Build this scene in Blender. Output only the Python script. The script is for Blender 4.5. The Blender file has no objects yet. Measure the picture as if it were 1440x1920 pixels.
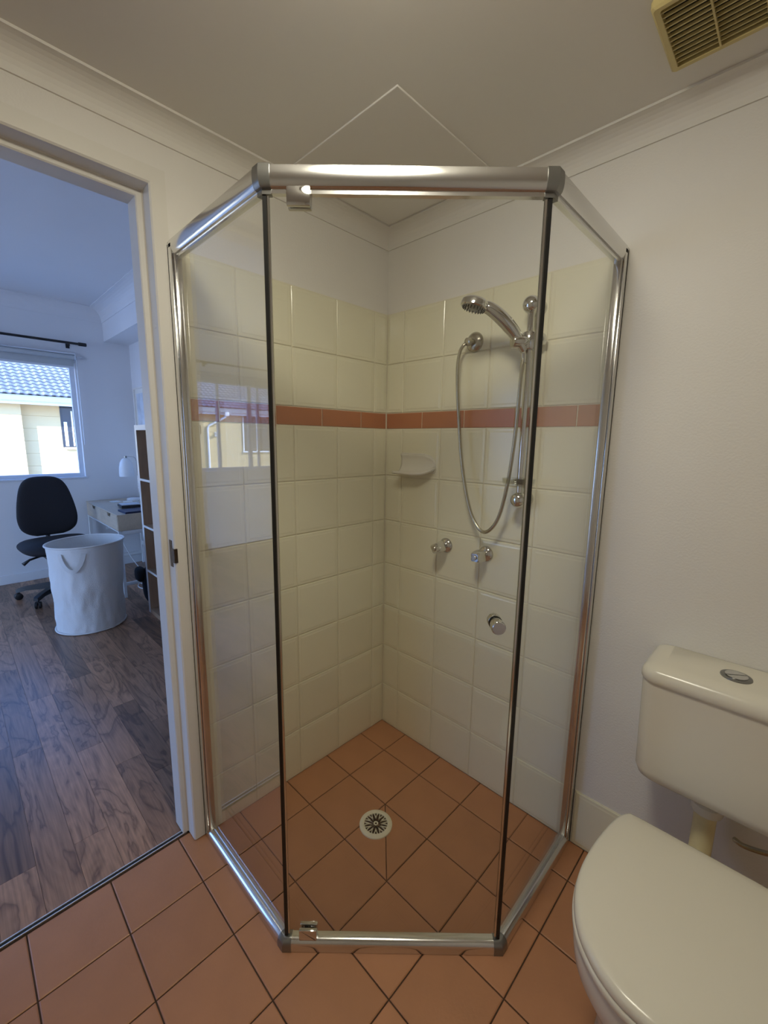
import bpy, bmesh, math, random
from mathutils import Vector, Matrix, noise
random.seed(7)
PI = math.pi
scene = bpy.context.scene
COL = scene.collection

# ------------------------------------------------------------------ camera
CAM = Vector((1.3109, -1.3587, 1.3514))
YAW, PITCH, ROLL, FPX = -0.7697, -0.1674, 0.0139, 794.8
fw = Vector((math.sin(YAW)*math.cos(PITCH), math.cos(YAW)*math.cos(PITCH), math.sin(PITCH)))
rt = fw.cross(Vector((0, 0, 1))).normalized(); up = rt.cross(fw)
r2 = rt*math.cos(ROLL) + up*math.sin(ROLL); u2 = -rt*math.sin(ROLL) + up*math.cos(ROLL)
cd = bpy.data.cameras.new('camera'); cam = bpy.data.objects.new('camera', cd); COL.objects.link(cam)
m3 = Matrix((r2, u2, -fw)).transposed()
cam.matrix_world = Matrix.Translation(CAM) @ m3.to_4x4()
cd.sensor_fit = 'HORIZONTAL'; cd.sensor_width = 36.0; cd.lens = 36.0*FPX/1440.0
cd.clip_start = 0.02; cd.clip_end = 200
scene.camera = cam

# ------------------------------------------------------------------ world, sun, exposure
vs = scene.view_settings
scene.display_settings.display_device = 'sRGB'
vs.view_transform = 'Standard'; vs.look = 'None'; vs.gamma = 1.0; vs.use_curve_mapping = False
vs.exposure = 0.0
SKY, SUN, LAMP = 5.0, 12.0, 40.0
w = bpy.data.worlds.new('world'); scene.world = w; w.use_nodes = True
wn = w.node_tree.nodes; wl = w.node_tree.links
bg = wn['Background']
sky = wn.new('ShaderNodeTexSky'); sky.sky_type = 'PREETHAM'
SUND = Vector((1.0, -1.25, 1.05)).normalized()
sky.sun_direction = SUND; sky.turbidity = 2.5
tint = wn.new('ShaderNodeMix'); tint.data_type = 'RGBA'; tint.blend_type = 'MULTIPLY'; tint.inputs[0].default_value = 1.0
tint.inputs[7].default_value = (0.50, 0.84, 1.30, 1)      # daylight as seen by a camera balanced for the warm lamp
wl.new(sky.outputs[0], tint.inputs[6]); wl.new(tint.outputs[2], bg.inputs[0]); bg.inputs[1].default_value = SKY
sd = bpy.data.lights.new('sun', 'SUN'); sd.energy = SUN; sd.angle = 0.009; sd.color = (0.94, 0.97, 1.0)
so = bpy.data.objects.new('sun', sd); COL.objects.link(so)
so.rotation_euler = SUND.to_track_quat('Z', 'Y').to_euler(); so.location = (0, 0, 12)
# portals: they only tell the renderer where sky light comes in through the bedroom windows
WIN = [(-1.78, -0.40), (-4.02, -2.44)]
for (a, b) in WIN:
    pd = bpy.data.lights.new('window_portal', 'AREA'); pd.shape = 'RECTANGLE'
    pd.size = b-a; pd.size_y = 1.08; pd.cycles.is_portal = True
    po = bpy.data.objects.new('window_portal', pd); COL.objects.link(po)
    po.location = (-3.90, (a+b)/2, 1.5); po.rotation_euler = Vector((-1, 0, 0)).to_track_quat('Z', 'Y').to_euler()
BX0, BX1, BH = -3.45, -0.55, 2.15      # glazed door added out of view to brighten the bedroom with sky light
pd = bpy.data.lights.new('window_portal', 'AREA'); pd.shape = 'RECTANGLE'; pd.size = BX1-BX0; pd.size_y = BH; pd.cycles.is_portal = True
po = bpy.data.objects.new('window_portal', pd); COL.objects.link(po)
po.location = ((BX0+BX1)/2, -4.42, BH/2); po.rotation_euler = Vector((0, -1, 0)).to_track_quat('Z', 'Y').to_euler()

# ------------------------------------------------------------------ materials
def srgb(r, g, b):
    f = lambda c: ((c/255)/12.92) if c/255 <= 0.04045 else (((c/255)+0.055)/1.055)**2.4
    return (f(r), f(g), f(b), 1)
MATS = {}
def mat(name, col, rough=0.5, metal=0.0, var=0.0, vscale=8.0, bump=0.0, bscale=60.0, spec=0.5, coat=0.0, objvar=0.0, stretch=None, sheen=0.0):
    m = bpy.data.materials.new(name); m.use_nodes = True; MATS[name] = m
    nt = m.node_tree; N = nt.nodes; L = nt.links; b = N['Principled BSDF']
    b.inputs['Base Color'].default_value = col; b.inputs['Roughness'].default_value = rough
    b.inputs['Metallic'].default_value = metal; b.inputs['Specular IOR Level'].default_value = spec
    if coat: b.inputs['Coat Weight'].default_value = coat; b.inputs['Coat Roughness'].default_value = 0.08
    if sheen: b.inputs['Sheen Weight'].default_value = sheen
    tc = N.new('ShaderNodeTexCoord')
    vec = tc.outputs['Object']
    if stretch:
        mp = N.new('ShaderNodeMapping'); mp.inputs['Scale'].default_value = stretch
        L.new(vec, mp.inputs['Vector']); vec = mp.outputs['Vector']
    if var or objvar:
        hsv = N.new('ShaderNodeHueSaturation'); hsv.inputs['Color'].default_value = col
        val = None
        if var:
            nz = N.new('ShaderNodeTexNoise'); nz.inputs['Scale'].default_value = vscale; nz.inputs['Detail'].default_value = 5
            L.new(vec, nz.inputs['Vector'])
            mr = N.new('ShaderNodeMapRange'); mr.inputs['From Min'].default_value = 0.25; mr.inputs['From Max'].default_value = 0.75
            mr.inputs['To Min'].default_value = 1-var; mr.inputs['To Max'].default_value = 1+var
            L.new(nz.outputs['Fac'], mr.inputs['Value']); val = mr.outputs[0]
        if objvar:
            oi = N.new('ShaderNodeObjectInfo'); mo = N.new('ShaderNodeMapRange')
            mo.inputs['To Min'].default_value = 1-objvar; mo.inputs['To Max'].default_value = 1+objvar
            L.new(oi.outputs['Random'], mo.inputs['Value'])
            if val is not None:
                mm = N.new('ShaderNodeMath'); mm.operation = 'MULTIPLY'; L.new(val, mm.inputs[0]); L.new(mo.outputs[0], mm.inputs[1]); val = mm.outputs[0]
            else: val = mo.outputs[0]
        L.new(val, hsv.inputs['Value']); L.new(hsv.outputs[0], b.inputs['Base Color'])
    if bump:
        nb = N.new('ShaderNodeTexNoise'); nb.inputs['Scale'].default_value = bscale; nb.inputs['Detail'].default_value = 3
        L.new(vec, nb.inputs['Vector'])
        bn = N.new('ShaderNodeBump'); bn.inputs['Strength'].default_value = bump; bn.inputs['Distance'].default_value = 0.01
        L.new(nb.outputs['Fac'], bn.inputs['Height']); L.new(bn.outputs[0], b.inputs['Normal'])
    return m
def glassmat(name, tint=(0.985, 0.99, 0.985), f0=0.045):
    m = bpy.data.materials.new(name); m.use_nodes = True; nt = m.node_tree; N = nt.nodes; L = nt.links
    N.remove(N['Principled BSDF']); out = N['Material Output']
    tr = N.new('ShaderNodeBsdfTransparent'); tr.inputs[0].default_value = (*tint, 1)
    gl = N.new('ShaderNodeBsdfGlossy'); gl.inputs['Roughness'].default_value = 0.0; gl.inputs[0].default_value = (1, 1, 1, 1)
    lw = N.new('ShaderNodeLayerWeight'); lw.inputs['Blend'].default_value = 0.5
    pw = N.new('ShaderNodeMath'); pw.operation = 'POWER'; pw.inputs[1].default_value = 5
    L.new(lw.outputs['Facing'], pw.inputs[0])
    ma = N.new('ShaderNodeMath'); ma.operation = 'MULTIPLY_ADD'; ma.inputs[1].default_value = 1-f0; ma.inputs[2].default_value = f0
    L.new(pw.outputs[0], ma.inputs[0])
    mx = N.new('ShaderNodeMixShader'); L.new(ma.outputs[0], mx.inputs[0]); L.new(tr.outputs[0], mx.inputs[1]); L.new(gl.outputs[0], mx.inputs[2])
    L.new(mx.outputs[0], out.inputs[0]); return m
def emit(name, col, s):
    m = bpy.data.materials.new(name); m.use_nodes = True; b = m.node_tree.nodes['Principled BSDF']
    b.inputs['Base Color'].default_value = (0.8, 0.8, 0.8, 1)
    b.inputs['Emission Color'].default_value = col; b.inputs['Emission Strength'].default_value = s; return m

def plankmat():
    m = bpy.data.materials.new('walnut_vinyl'); m.use_nodes = True
    nt = m.node_tree; N = nt.nodes; L = nt.links; b = N['Principled BSDF']
    tc = N.new('ShaderNodeTexCoord'); oi = N.new('ShaderNodeObjectInfo')
    cb = N.new('ShaderNodeCombineXYZ')
    mu = N.new('ShaderNodeMath'); mu.operation = 'MULTIPLY'; mu.inputs[1].default_value = 37.0
    L.new(oi.outputs['Random'], mu.inputs[0]); L.new(mu.outputs[0], cb.inputs[0]); L.new(mu.outputs[0], cb.inputs[1])
    ad = N.new('ShaderNodeVectorMath'); ad.operation = 'ADD'; L.new(tc.outputs['Object'], ad.inputs[0]); L.new(cb.outputs[0], ad.inputs[1])
    mp = N.new('ShaderNodeMapping'); mp.inputs['Scale'].default_value = (1.6, 7.0, 1.0); L.new(ad.outputs[0], mp.inputs[0])
    n1 = N.new('ShaderNodeTexNoise'); n1.inputs['Scale'].default_value = 1.1; n1.inputs['Detail'].default_value = 3; n1.inputs['Distortion'].default_value = 1.6
    L.new(mp.outputs[0], n1.inputs['Vector'])
    # growth-ring contours of the noise field
    mm = N.new('ShaderNodeMath'); mm.operation = 'MULTIPLY'; mm.inputs[1].default_value = 5.0; L.new(n1.outputs['Fac'], mm.inputs[0])
    fr = N.new('ShaderNodeMath'); fr.operation = 'FRACT'; L.new(mm.outputs[0], fr.inputs[0])
    mp2 = N.new('ShaderNodeMapping'); mp2.inputs['Scale'].default_value = (6, 150, 1); L.new(ad.outputs[0], mp2.inputs[0])
    n2 = N.new('ShaderNodeTexNoise'); n2.inputs['Scale'].default_value = 1.0; n2.inputs['Detail'].default_value = 4; L.new(mp2.outputs[0], n2.inputs['Vector'])
    r1 = N.new('ShaderNodeValToRGB'); e = r1.color_ramp.elements
    e[0].position = 0.0; e[0].color = (0.50, 0.48, 0.48, 1); e[1].position = 1.0; e[1].color = (0.62, 0.60, 0.60, 1)
    x = e.new(0.22); x.color = (0.88, 0.88, 0.88, 1); x = e.new(0.55); x.color = (1.12, 1.12, 1.12, 1); x = e.new(0.90); x.color = (0.94, 0.94, 0.94, 1)
    L.new(fr.outputs[0], r1.inputs[0])
    mr = N.new('ShaderNodeMapRange'); mr.inputs['From Min'].default_value = 0.3; mr.inputs['From Max'].default_value = 0.7; mr.inputs['To Min'].default_value = 0.8; mr.inputs['To Max'].default_value = 1.2
    L.new(n2.outputs['Fac'], mr.inputs['Value'])
    mo = N.new('ShaderNodeMapRange'); mo.inputs['To Min'].default_value = 0.62; mo.inputs['To Max'].default_value = 1.42; L.new(oi.outputs['Random'], mo.inputs['Value'])
    a = N.new('ShaderNodeMath'); a.operation = 'MULTIPLY'; L.new(mr.outputs[0], a.inputs[0]); L.new(mo.outputs[0], a.inputs[1])
    mx = N.new('ShaderNodeMix'); mx.data_type = 'RGBA'; mx.blend_type = 'MULTIPLY'; mx.inputs[0].default_value = 1
    mx.inputs[6].default_value = srgb(154, 118, 92); L.new(r1.outputs[0], mx.inputs[7])
    hs = N.new('ShaderNodeHueSaturation'); L.new(mx.outputs[2], hs.inputs['Color']); L.new(a.outputs[0], hs.inputs['Value'])
    L.new(hs.outputs[0], b.inputs['Base Color']); b.inputs['Roughness'].default_value = 0.33
    return m

M = {}
M['wall'] = mat('wall_paint', srgb(228, 225, 219), 0.6, var=0.02, vscale=3, bump=0.10, bscale=180)
M['ceil'] = mat('ceiling_paint', srgb(226, 223, 216), 0.75, var=0.02, vscale=2)
M['gloss'] = mat('gloss_paint', srgb(224, 221, 213), 0.35, var=0.02, vscale=6)
M['bedwall'] = mat('bedroom_paint', srgb(226, 228, 232), 0.7, var=0.01, vscale=3)
M['tile'] = mat('cream_tile', srgb(232, 228, 203), 0.16, var=0.02, vscale=4, objvar=0.018)
M['band'] = mat('terracotta_band_tile', srgb(180, 114, 72), 0.3, var=0.05, vscale=14, objvar=0.03)
M['grout'] = mat('cream_grout', srgb(226, 220, 198), 0.9, var=0.05, vscale=30)
M['ftile'] = mat('terracotta_floor_tile', srgb(184, 130, 93), 0.42, var=0.07, vscale=9, objvar=0.05, bump=0.04, bscale=120)
M['fgrout'] = mat('brown_grout', srgb(82, 62, 48), 0.95, var=0.35, vscale=22)
M['chrome'] = mat('chrome', (0.68, 0.68, 0.67, 1), 0.06, 1.0)
M['alu'] = mat('polished_aluminium', (0.72, 0.72, 0.71, 1), 0.16, 1.0)
M['alud'] = mat('grey_joint_cap', (0.27, 0.27, 0.26, 1), 0.3, 0.9)
M['nickel'] = mat('worn_nickel', (0.52, 0.49, 0.42, 1), 0.25, 1.0, var=0.1, vscale=40)
M['hose'] = mat('steel_hose', (0.50, 0.47, 0.38, 1), 0.24, 1.0)
M['black'] = mat('black_seal', (0.008, 0.008, 0.008, 1), 0.35)
M['ceramic'] = mat('white_ceramic', srgb(228, 224, 212), 0.12, var=0.01, vscale=3)
M['plastic'] = mat('white_plastic', srgb(226, 221, 206), 0.22, var=0.01, vscale=3)
M['cream'] = mat('aged_cream_plastic', srgb(222, 208, 160), 0.4, var=0.06, vscale=20)
M['vent'] = mat('yellowed_vent_plastic', srgb(206, 190, 132), 0.4, var=0.05, vscale=16)
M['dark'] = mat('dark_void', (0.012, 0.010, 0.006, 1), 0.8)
M['drain'] = mat('cream_drain_plastic', srgb(232, 226, 200), 0.35, var=0.03, vscale=40)
M['glass'] = glassmat('shower_glass')
M['wglass'] = glassmat('window_glass', (0.985, 0.99, 0.99), 0.04)
M['acrylic'] = glassmat('clear_acrylic', (0.93, 0.94, 0.93), 0.06)
M['brass'] = mat('dark_brass_strike', (0.10, 0.075, 0.055, 1), 0.35, 0.9, var=0.2, vscale=60)
M['stripm'] = mat('floor_strip_aluminium', (0.80, 0.80, 0.82, 1), 0.38, 1.0)
M['plank'] = plankmat()
M['skirt'] = mat('white_baseboard', srgb(225, 228, 232), 0.45)
M['wframe'] = mat('white_window_frame', srgb(215, 222, 232), 0.35)
M['blind'] = mat('grey_blind_fabric', srgb(186, 192, 196), 0.85, bump=0.05, bscale=300)
M['rod'] = mat('black_rod', (0.012, 0.012, 0.014, 1), 0.4)
M['fabric'] = mat('black_chair_fabric', (0.012, 0.012, 0.016, 1), 0.85, bump=0.15, bscale=400)
M['bplastic'] = mat('black_plastic', (0.013, 0.013, 0.015, 1), 0.45)
M['canvas'] = mat('white_canvas', srgb(222, 222, 220), 0.85, var=0.03, vscale=6, bump=0.2, bscale=180)
M['desktop'] = mat('light_oak_desk', srgb(196, 180, 158), 0.5, var=0.08, vscale=6, stretch=(2, 22, 8))
M['deskwhite'] = mat('white_desk_frame', srgb(226, 228, 230), 0.4)
M['shelfw'] = mat('white_shelf_edge', srgb(232, 230, 226), 0.4)
M['shelfo'] = mat('oak_shelf_board', srgb(176, 146, 118), 0.55, var=0.1, vscale=6, stretch=(8, 8, 1))
M['lampw'] = mat('white_lamp_glass', srgb(226, 230, 234), 0.35)
M['navy'] = mat('navy_cover', srgb(40, 46, 74), 0.5)
M['key'] = mat('pale_key', srgb(205, 212, 220), 0.45)
M['paper'] = mat('paper', srgb(228, 228, 224), 0.8)
M['art'] = mat('art_print', srgb(205, 214, 226), 0.6, var=0.25, vscale=9)
M['block'] = mat('cream_blockwork', srgb(208, 184, 138), 0.9, var=0.04, vscale=2, bump=0.1, bscale=30)
M['rtile'] = mat('grey_roof_tile', srgb(122, 124, 134), 0.6, var=0.12, vscale=6, objvar=0.12)
M['redge'] = mat('gap_shadow_tile_edge', srgb(66, 68, 76), 0.8)  # shadow lines between roof tiles, put into the edge colour
M['white_ext'] = mat('white_fascia', srgb(238, 238, 236), 0.5)
M['gutter'] = mat('grey_gutter', srgb(150, 160, 160), 0.5)
M['extglass'] = mat('dark_window_glass', (0.03, 0.035, 0.045, 1), 0.08)
M['ground'] = mat('concrete_yard', srgb(165, 160, 150), 0.9, var=0.1, vscale=1.0)

# ------------------------------------------------------------------ helpers
def obj(name, bm, m, parent=None, smooth=False, auto=None):
    me = bpy.data.meshes.new(name); bmesh.ops.recalc_face_normals(bm, faces=bm.faces[:]); bm.to_mesh(me); bm.free()
    me.materials.append(M[m] if isinstance(m, str) else m)
    if smooth:
        for p in me.polygons: p.use_smooth = True
        if auto is not None:
            try: me.set_sharp_from_angle(angle=math.radians(auto))
            except Exception: pass
    o = bpy.data.objects.new(name, me); COL.objects.link(o)
    if parent is not None: attach(o, parent)
    return o
def wmat(o):
    t = Matrix.Translation(o.location) @ o.rotation_euler.to_matrix().to_4x4()
    return (wmat(o.parent) @ o.matrix_parent_inverse @ t) if o.parent else t
def attach(o, parent):
    o.parent = parent; o.matrix_parent_inverse = wmat(parent).inverted()
def inst(name, me, loc, parent):
    o = bpy.data.objects.new(name, me); o.location = loc; COL.objects.link(o); attach(o, parent); return o
def tag(o, label, cat=None, group=None, kind=None):
    o['label'] = label
    if cat: o['category'] = cat
    if group: o['group'] = group
    if kind: o['kind'] = kind
    return o
def thing(name, loc, label, cat, group=None, kind=None):
    o = bpy.data.objects.new(name, None); o.empty_display_size = 0.05; o.location = loc; COL.objects.link(o)
    return tag(o, label, cat, group, kind)
def struct(name, bm, m, label, cat, smooth=False):
    o = obj(name, bm, m, None, smooth); return tag(o, label, cat, kind='structure')
def NB(): return bmesh.new()
def box(bm, x0, x1, y0, y1, z0, z1, bev=0.0, seg=2, mx=None):
    t = bmesh.new()
    bmesh.ops.create_cube(t, size=1)
    for v in t.verts: v.co = Vector(((x0+x1)/2+v.co.x*(x1-x0), (y0+y1)/2+v.co.y*(y1-y0), (z0+z1)/2+v.co.z*(z1-z0)))
    if bev: bmesh.ops.bevel(t, geom=t.edges[:], offset=bev, segments=seg, affect='EDGES', profile=0.5)
    merge(bm, t, mx); return bm
def merge(bm, t, mx=None):
    if mx is not None: bmesh.ops.transform(t, matrix=mx, verts=t.verts)
    mp = {v: bm.verts.new(v.co) for v in t.verts}
    for f in t.faces:
        try: bm.faces.new([mp[v] for v in f.verts])
        except ValueError: pass
    t.free()
def bx(*a, **k): return box(NB(), *a, **k)
def frames(pts):
    pts = [Vector(p) for p in pts]; n = len(pts); T = []
    for i in range(n):
        T.append((pts[min(i+1, n-1)]-pts[max(i-1, 0)]).normalized())
    a = Vector((0, 0, 1)) if abs(T[0].z) < 0.9 else Vector((1, 0, 0))
    u = T[0].cross(a).normalized(); out = []
    for i in range(n):
        u = (u - T[i]*u.dot(T[i])).normalized(); out.append((pts[i], u, T[i].cross(u)))
    return out
def tube(bm, pts, r, seg=12, cap=True, closed=False):
    fr = frames(pts); n = len(fr); rings = []
    for i, (p, u, v) in enumerate(fr):
        rr = r[i] if isinstance(r, (list, tuple)) else r
        rings.append([bm.verts.new(p+(u*math.cos(2*PI*k/seg)+v*math.sin(2*PI*k/seg))*rr) for k in range(seg)])
    for i in range(n-1):
        for k in range(seg):
            bm.faces.new((rings[i][k], rings[i][(k+1) % seg], rings[i+1][(k+1) % seg], rings[i+1][k]))
    if cap: bm.faces.new(rings[0][::-1]); bm.faces.new(rings[-1])
    return bm
def lathe(bm, prof, seg=24, mx=None, closed=False):
    t = bmesh.new(); rings = []
    for (r, z) in prof:
        if r < 1e-6: rings.append([t.verts.new((0, 0, z))])
        else: rings.append([t.verts.new((r*math.cos(2*PI*k/seg), r*math.sin(2*PI*k/seg), z)) for k in range(seg)])
    L = list(zip(rings, rings[1:])) + ([(rings[-1], rings[0])] if closed else [])
    for a, b in L:
        for k in range(seg):
            k2 = (k+1) % seg
            if len(a) == 1 and len(b) == 1: continue
            if len(a) == 1: t.faces.new((a[0], b[k], b[k2]))
            elif len(b) == 1: t.faces.new((a[k], a[k2], b[0]))
            else: t.faces.new((a[k], a[k2], b[k2], b[k]))
    merge(bm, t, mx); return bm
def aim(loc, z, x=None):
    """matrix whose local Z points along z, at loc"""
    z = Vector(z).normalized(); q = z.to_track_quat('Z', 'Y')
    return Matrix.Translation(Vector(loc)) @ q.to_matrix().to_4x4()
def prism(bm, poly, fn, d0, d1, bev=0):
    """poly of 2D points, fn(a,b,d) -> 3D"""
    t = bmesh.new()
    A = [t.verts.new(fn(a, b, d0)) for a, b in poly]; B = [t.verts.new(fn(a, b, d1)) for a, b in poly]
    n = len(poly); t.faces.new(A[::-1]); t.faces.new(B)
    for i in range(n): t.faces.new((A[i], A[(i+1) % n], B[(i+1) % n], B[i]))
    if bev: bmesh.ops.bevel(t, geom=t.edges[:], offset=bev, segments=2, affect='EDGES', profile=0.5)
    merge(bm, t); return bm
def loft(bm, rings, capa=True, capb=True):
    R = [[bm.verts.new(p) for p in r] for r in rings]; n = len(R[0])
    for a, b in zip(R, R[1:]):
        for k in range(n): bm.faces.new((a[k], a[(k+1) % n], b[(k+1) % n], b[k]))
    if capa: bm.faces.new(R[0][::-1])
    if capb: bm.faces.new(R[-1])
    return bm
def spline(pts, per=8, closed=False):
    pts = [Vector(p) for p in pts]; n = len(pts); out = []
    rng = n if closed else n-1
    for i in range(rng):
        if closed: a, b, c, d = pts[i-1], pts[i], pts[(i+1) % n], pts[(i+2) % n]
        else: a, b, c, d = pts[max(i-1, 0)], pts[i], pts[i+1], pts[min(i+2, n-1)]
        for k in range(per):
            t = k/per
            out.append(0.5*((2*b)+(c-a)*t+(2*a-5*b+4*c-d)*t*t+(3*b-a-3*c+d)*t**3))
    if not closed: out.append(pts[-1])
    return out
def pillow(bm, outline, th, fn, bulge=0.5, rings=(1, .985, .94, .85, .65, .35)):
    """soft cushion from a closed 2D outline; fn(a,b,h) -> 3D"""
    cx = sum(p[0] for p in outline)/len(outline); cy = sum(p[1] for p in outline)/len(outline)
    n = len(outline)
    def ring(s, sg):
        h = sg*th/2*(1-s**6)**0.5 if s < 1 else 0
        h *= (1-bulge*s*s*0.4)
        return [bm.verts.new(fn(cx+(p[0]-cx)*s, cy+(p[1]-cy)*s, h)) for p in outline]
    mid = ring(1, 1); last = {1: mid, -1: mid}
    for sg in (1, -1):
        prev = mid
        for s in rings[1:]:
            r = ring(s, sg)
            for k in range(n): bm.faces.new((prev[k], prev[(k+1) % n], r[(k+1) % n], r[k]))
            prev = r
        c = bm.verts.new(fn(cx, cy, sg*th/2))
        for k in range(n): bm.faces.new((prev[k], prev[(k+1) % n], c))
    return bm

# ------------------------------------------------------------------ setting: bathroom shell
CZ = 2.168           # bathroom ceiling
BZ = 2.56            # bedroom ceiling
XW = -3.76           # inner face of window wall
YR = 0.08            # bedroom right wall
XM, YB = 2.3, -2.45  # unseen bathroom walls
DY0, DY1 = -1.745, -0.868   # outer edges of the steel door frame
DZ = 2.05
# floor slab + tiles
floor = struct('floor', bx(-0.05, XM, YB, 0.0, -0.12, -0.004), 'fgrout', 'terracotta tiled bathroom floor', 'floor')
GX, GY, P = 0.155, -0.946, 0.2005
tcache = {}
def floor_tile_mesh(wx, wy):
    k = (round(wx, 4), round(wy, 4))
    if k not in tcache:
        bm = NB(); h = 0.0; e = 0.0025
        lo = [(-wx/2, -wy/2), (wx/2, -wy/2), (wx/2, wy/2), (-wx/2, wy/2)]
        li = [(x-math.copysign(e, x), y-math.copysign(e, y)) for x, y in lo]
        loft(bm, [[Vector((x, y, -0.008)) for x, y in lo], [Vector((x, y, -0.0016)) for x, y in lo], [Vector((x, y, 0)) for x, y in li]])
        me = bpy.data.meshes.new('tile'); bmesh.ops.recalc_face_normals(bm, faces=bm.faces[:]); bm.to_mesh(me); bm.free(); me.materials.append(M['ftile']); tcache[k] = me
    return tcache[k]
gt = 0.0036
for i in range(-1, 11):
    for j in range(-5, 8):
        x0, x1 = GX+i*P, GX+(i+1)*P; y1, y0 = GY-j*P, GY-(j+1)*P
        x0 = max(x0, -0.05); x1 = min(x1, XM); y0 = max(y0, YB); y1 = min(y1, -0.001)
        if i == -1 and y1 > -0.7: x0 = max(x0, 0.0)
        if x1-x0 < 0.02 or y1-y0 < 0.02: continue
        if i == 1 and j == -3:      # the tile beside the drain is mitred along its diagonal
            for tri in ([(x0, y0), (x1, y0), (x0, y1)], [(x1, y0), (x1, y1), (x0, y1)]):
                c = Vector((sum(a for a, b in tri)/3, sum(b for a, b in tri)/3))
                bm = NB(); pl = [c+(Vector(q)-c)*0.972 for q in tri]; pl2 = [c+(Vector(q)-c)*0.955 for q in tri]
                loft(bm, [[Vector((q.x, q.y, -0.008)) for q in pl], [Vector((q.x, q.y, -0.0016)) for q in pl], [Vector((q.x, q.y, 0)) for q in pl2]])
                obj('tile', bm, 'ftile', floor)
            continue
        inst('tile', floor_tile_mesh(x1-x0-gt, y1-y0-gt), ((x0+x1)/2, (y0+y1)/2, 0), floor)

# wall between bathroom and bedroom (door opening DY0..DY1)
bm = NB()
box(bm, -0.06, 0, DY1, 0.0, -0.12, CZ+.05); box(bm, -0.06, 0, YB, DY0, -0.12, CZ+.05); box(bm, -0.06, 0, DY0, DY1, DZ, CZ+.05)
wall_left = struct('wall_left', bm, 'wall', 'off-white wall with the bedroom doorway beside the shower', 'wall')
bm = NB()
box(bm, -0.11, -0.06, DY1+.01, YR, -0.12, BZ); box(bm, -0.11, -0.06, -4.3, DY0-.01, -0.12, BZ); box(bm, -0.11, -0.06, DY0-.01, DY1+.01, DZ, BZ)
struct('wall_bedroom_near', bm, 'bedwall', 'bedroom side of the doorway wall', 'wall')
wall_right = struct('wall_right', bx(-0.11, XM+.1, 0.0, 0.12, -0.12, CZ+.05), 'wall', 'off-white painted wall behind the toilet and shower', 'wall')
struct('wall_back', bx(0, XM+.1, YB-.1, YB, -0.12, CZ+.05), 'wall', 'bathroom wall behind the camera', 'wall')
struct('wall_near', bx(XM, XM+.1, YB, 0, -0.12, CZ+.05), 'wall', 'bathroom wall right of the toilet', 'wall')
ceiling = struct('ceiling', bx(-0.11, XM+.1, YB-.1, 0.12, CZ, CZ+.12), 'ceil', 'low flat bathroom ceiling', 'ceiling')

# coved cornice round the bathroom
def cove(n=7, drop=0.055, proj=0.065):
    pr = [(0, 0)]
    pr.append((proj, 0)); pr.append((proj, 0.006))
    for k in range(n+1):
        a = k/n*PI/2; pr.append((proj-0.004-(proj-0.010)*math.sin(a), 0.006+(drop-0.012)*(1-math.cos(a))))
    pr += [(0.005, drop), (0, drop)]
    return pr
def sweep_room(bm, pr, corners, z):
    n = len(corners); rings = []
    for i in range(n):
        p = Vector(corners[i]); a = Vector(corners[i-1]); b = Vector(corners[(i+1) % n])
        d1 = (p-a).normalized(); d2 = (b-p).normalized()
        n1 = Vector((-d1.y, d1.x)); n2 = Vector((-d2.y, d2.x)); mi = (n1+n2)/(1+n1.dot(n2))
        rings.append([bm.verts.new((p.x+mi.x*o, p.y+mi.y*o, z-d)) for o, d in pr])
    m = len(pr)
    for i in range(n):
        A, B = rings[i], rings[(i+1) % n]
        for k in range(m): bm.faces.new((A[k], A[(k+1) % m], B[(k+1) % m], B[k]))
    return bm
struct('trim_1', sweep_room(NB(), cove(), [(0, 0), (0, YB), (XM, YB), (XM, 0)], CZ), 'ceil', 'small coved cornice round the bathroom ceiling', 'cornice')

# wall tiles
ROWS = [(k*0.2, (k+1)*0.2) for k in range(7)] + [(1.466, 1.666), (1.666, 1.866)]
def wall_tile_mesh(wx, h, m, side):
    k = (round(wx, 4), round(h, 4), m, side)
    if k not in tcache:
        bm = NB()
        def ring(ins, d):
            a, b = wx/2-ins, h/2-ins
            q = [(-a, -b), (a, -b), (a, b), (-a, b)]
            return [Vector((u, -d, v)) if side == 'R' else Vector((d, u, v)) for u, v in q]
        if m == 'tile': R_ = [ring(0, 0), ring(0, .0042), ring(.002, .0056), ring(.0095, .0058), ring(.0140, .0067)]
        else: R_ = [ring(0, 0), ring(0, .004), ring(.0015, .005)]
        loft(bm, R_); me = bpy.data.meshes.new('tile'); bmesh.ops.recalc_face_normals(bm, faces=bm.faces[:]); bm.to_mesh(me); bm.free(); me.materials.append(M[m]); tcache[k] = me
    return tcache[k]
def tile_wall(side, lines, bandlines, end, parent):
    g = 0.0036
    bed = bx(0, end, -0.0022, 0.001, 0, 1.868) if side == 'R' else bx(-0.001, 0.0022, -end, 0, 0, 1.868)
    tag(obj('grout_bed', bed, 'grout', parent), 'cream grout between the wall tiles')
    for rows, ls, m in ((ROWS, lines, 'tile'), ([(1.4, 1.466)], bandlines, 'band')):
        for z0, z1 in rows:
            for a, b in zip(ls, ls[1:]):
                c = (a+b)/2; me = wall_tile_mesh(b-a-g, z1-z0-g, m, side)
                o = inst('tile' if m == 'tile' else 'band_tile', me, (c, 0, (z0+z1)/2) if side == 'R' else (0, -c, (z0+z1)/2), parent)
tile_wall('R', [0.006, .1, .3, .5, .7, .899], [0.006, .203, .403, .607, .81, .899], .901, wall_right)
tile_wall('L', [0.006, .08, .28, .48, .68, .862], [0.006, .152, .352, .55, .75, .862], .864, wall_left)
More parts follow.
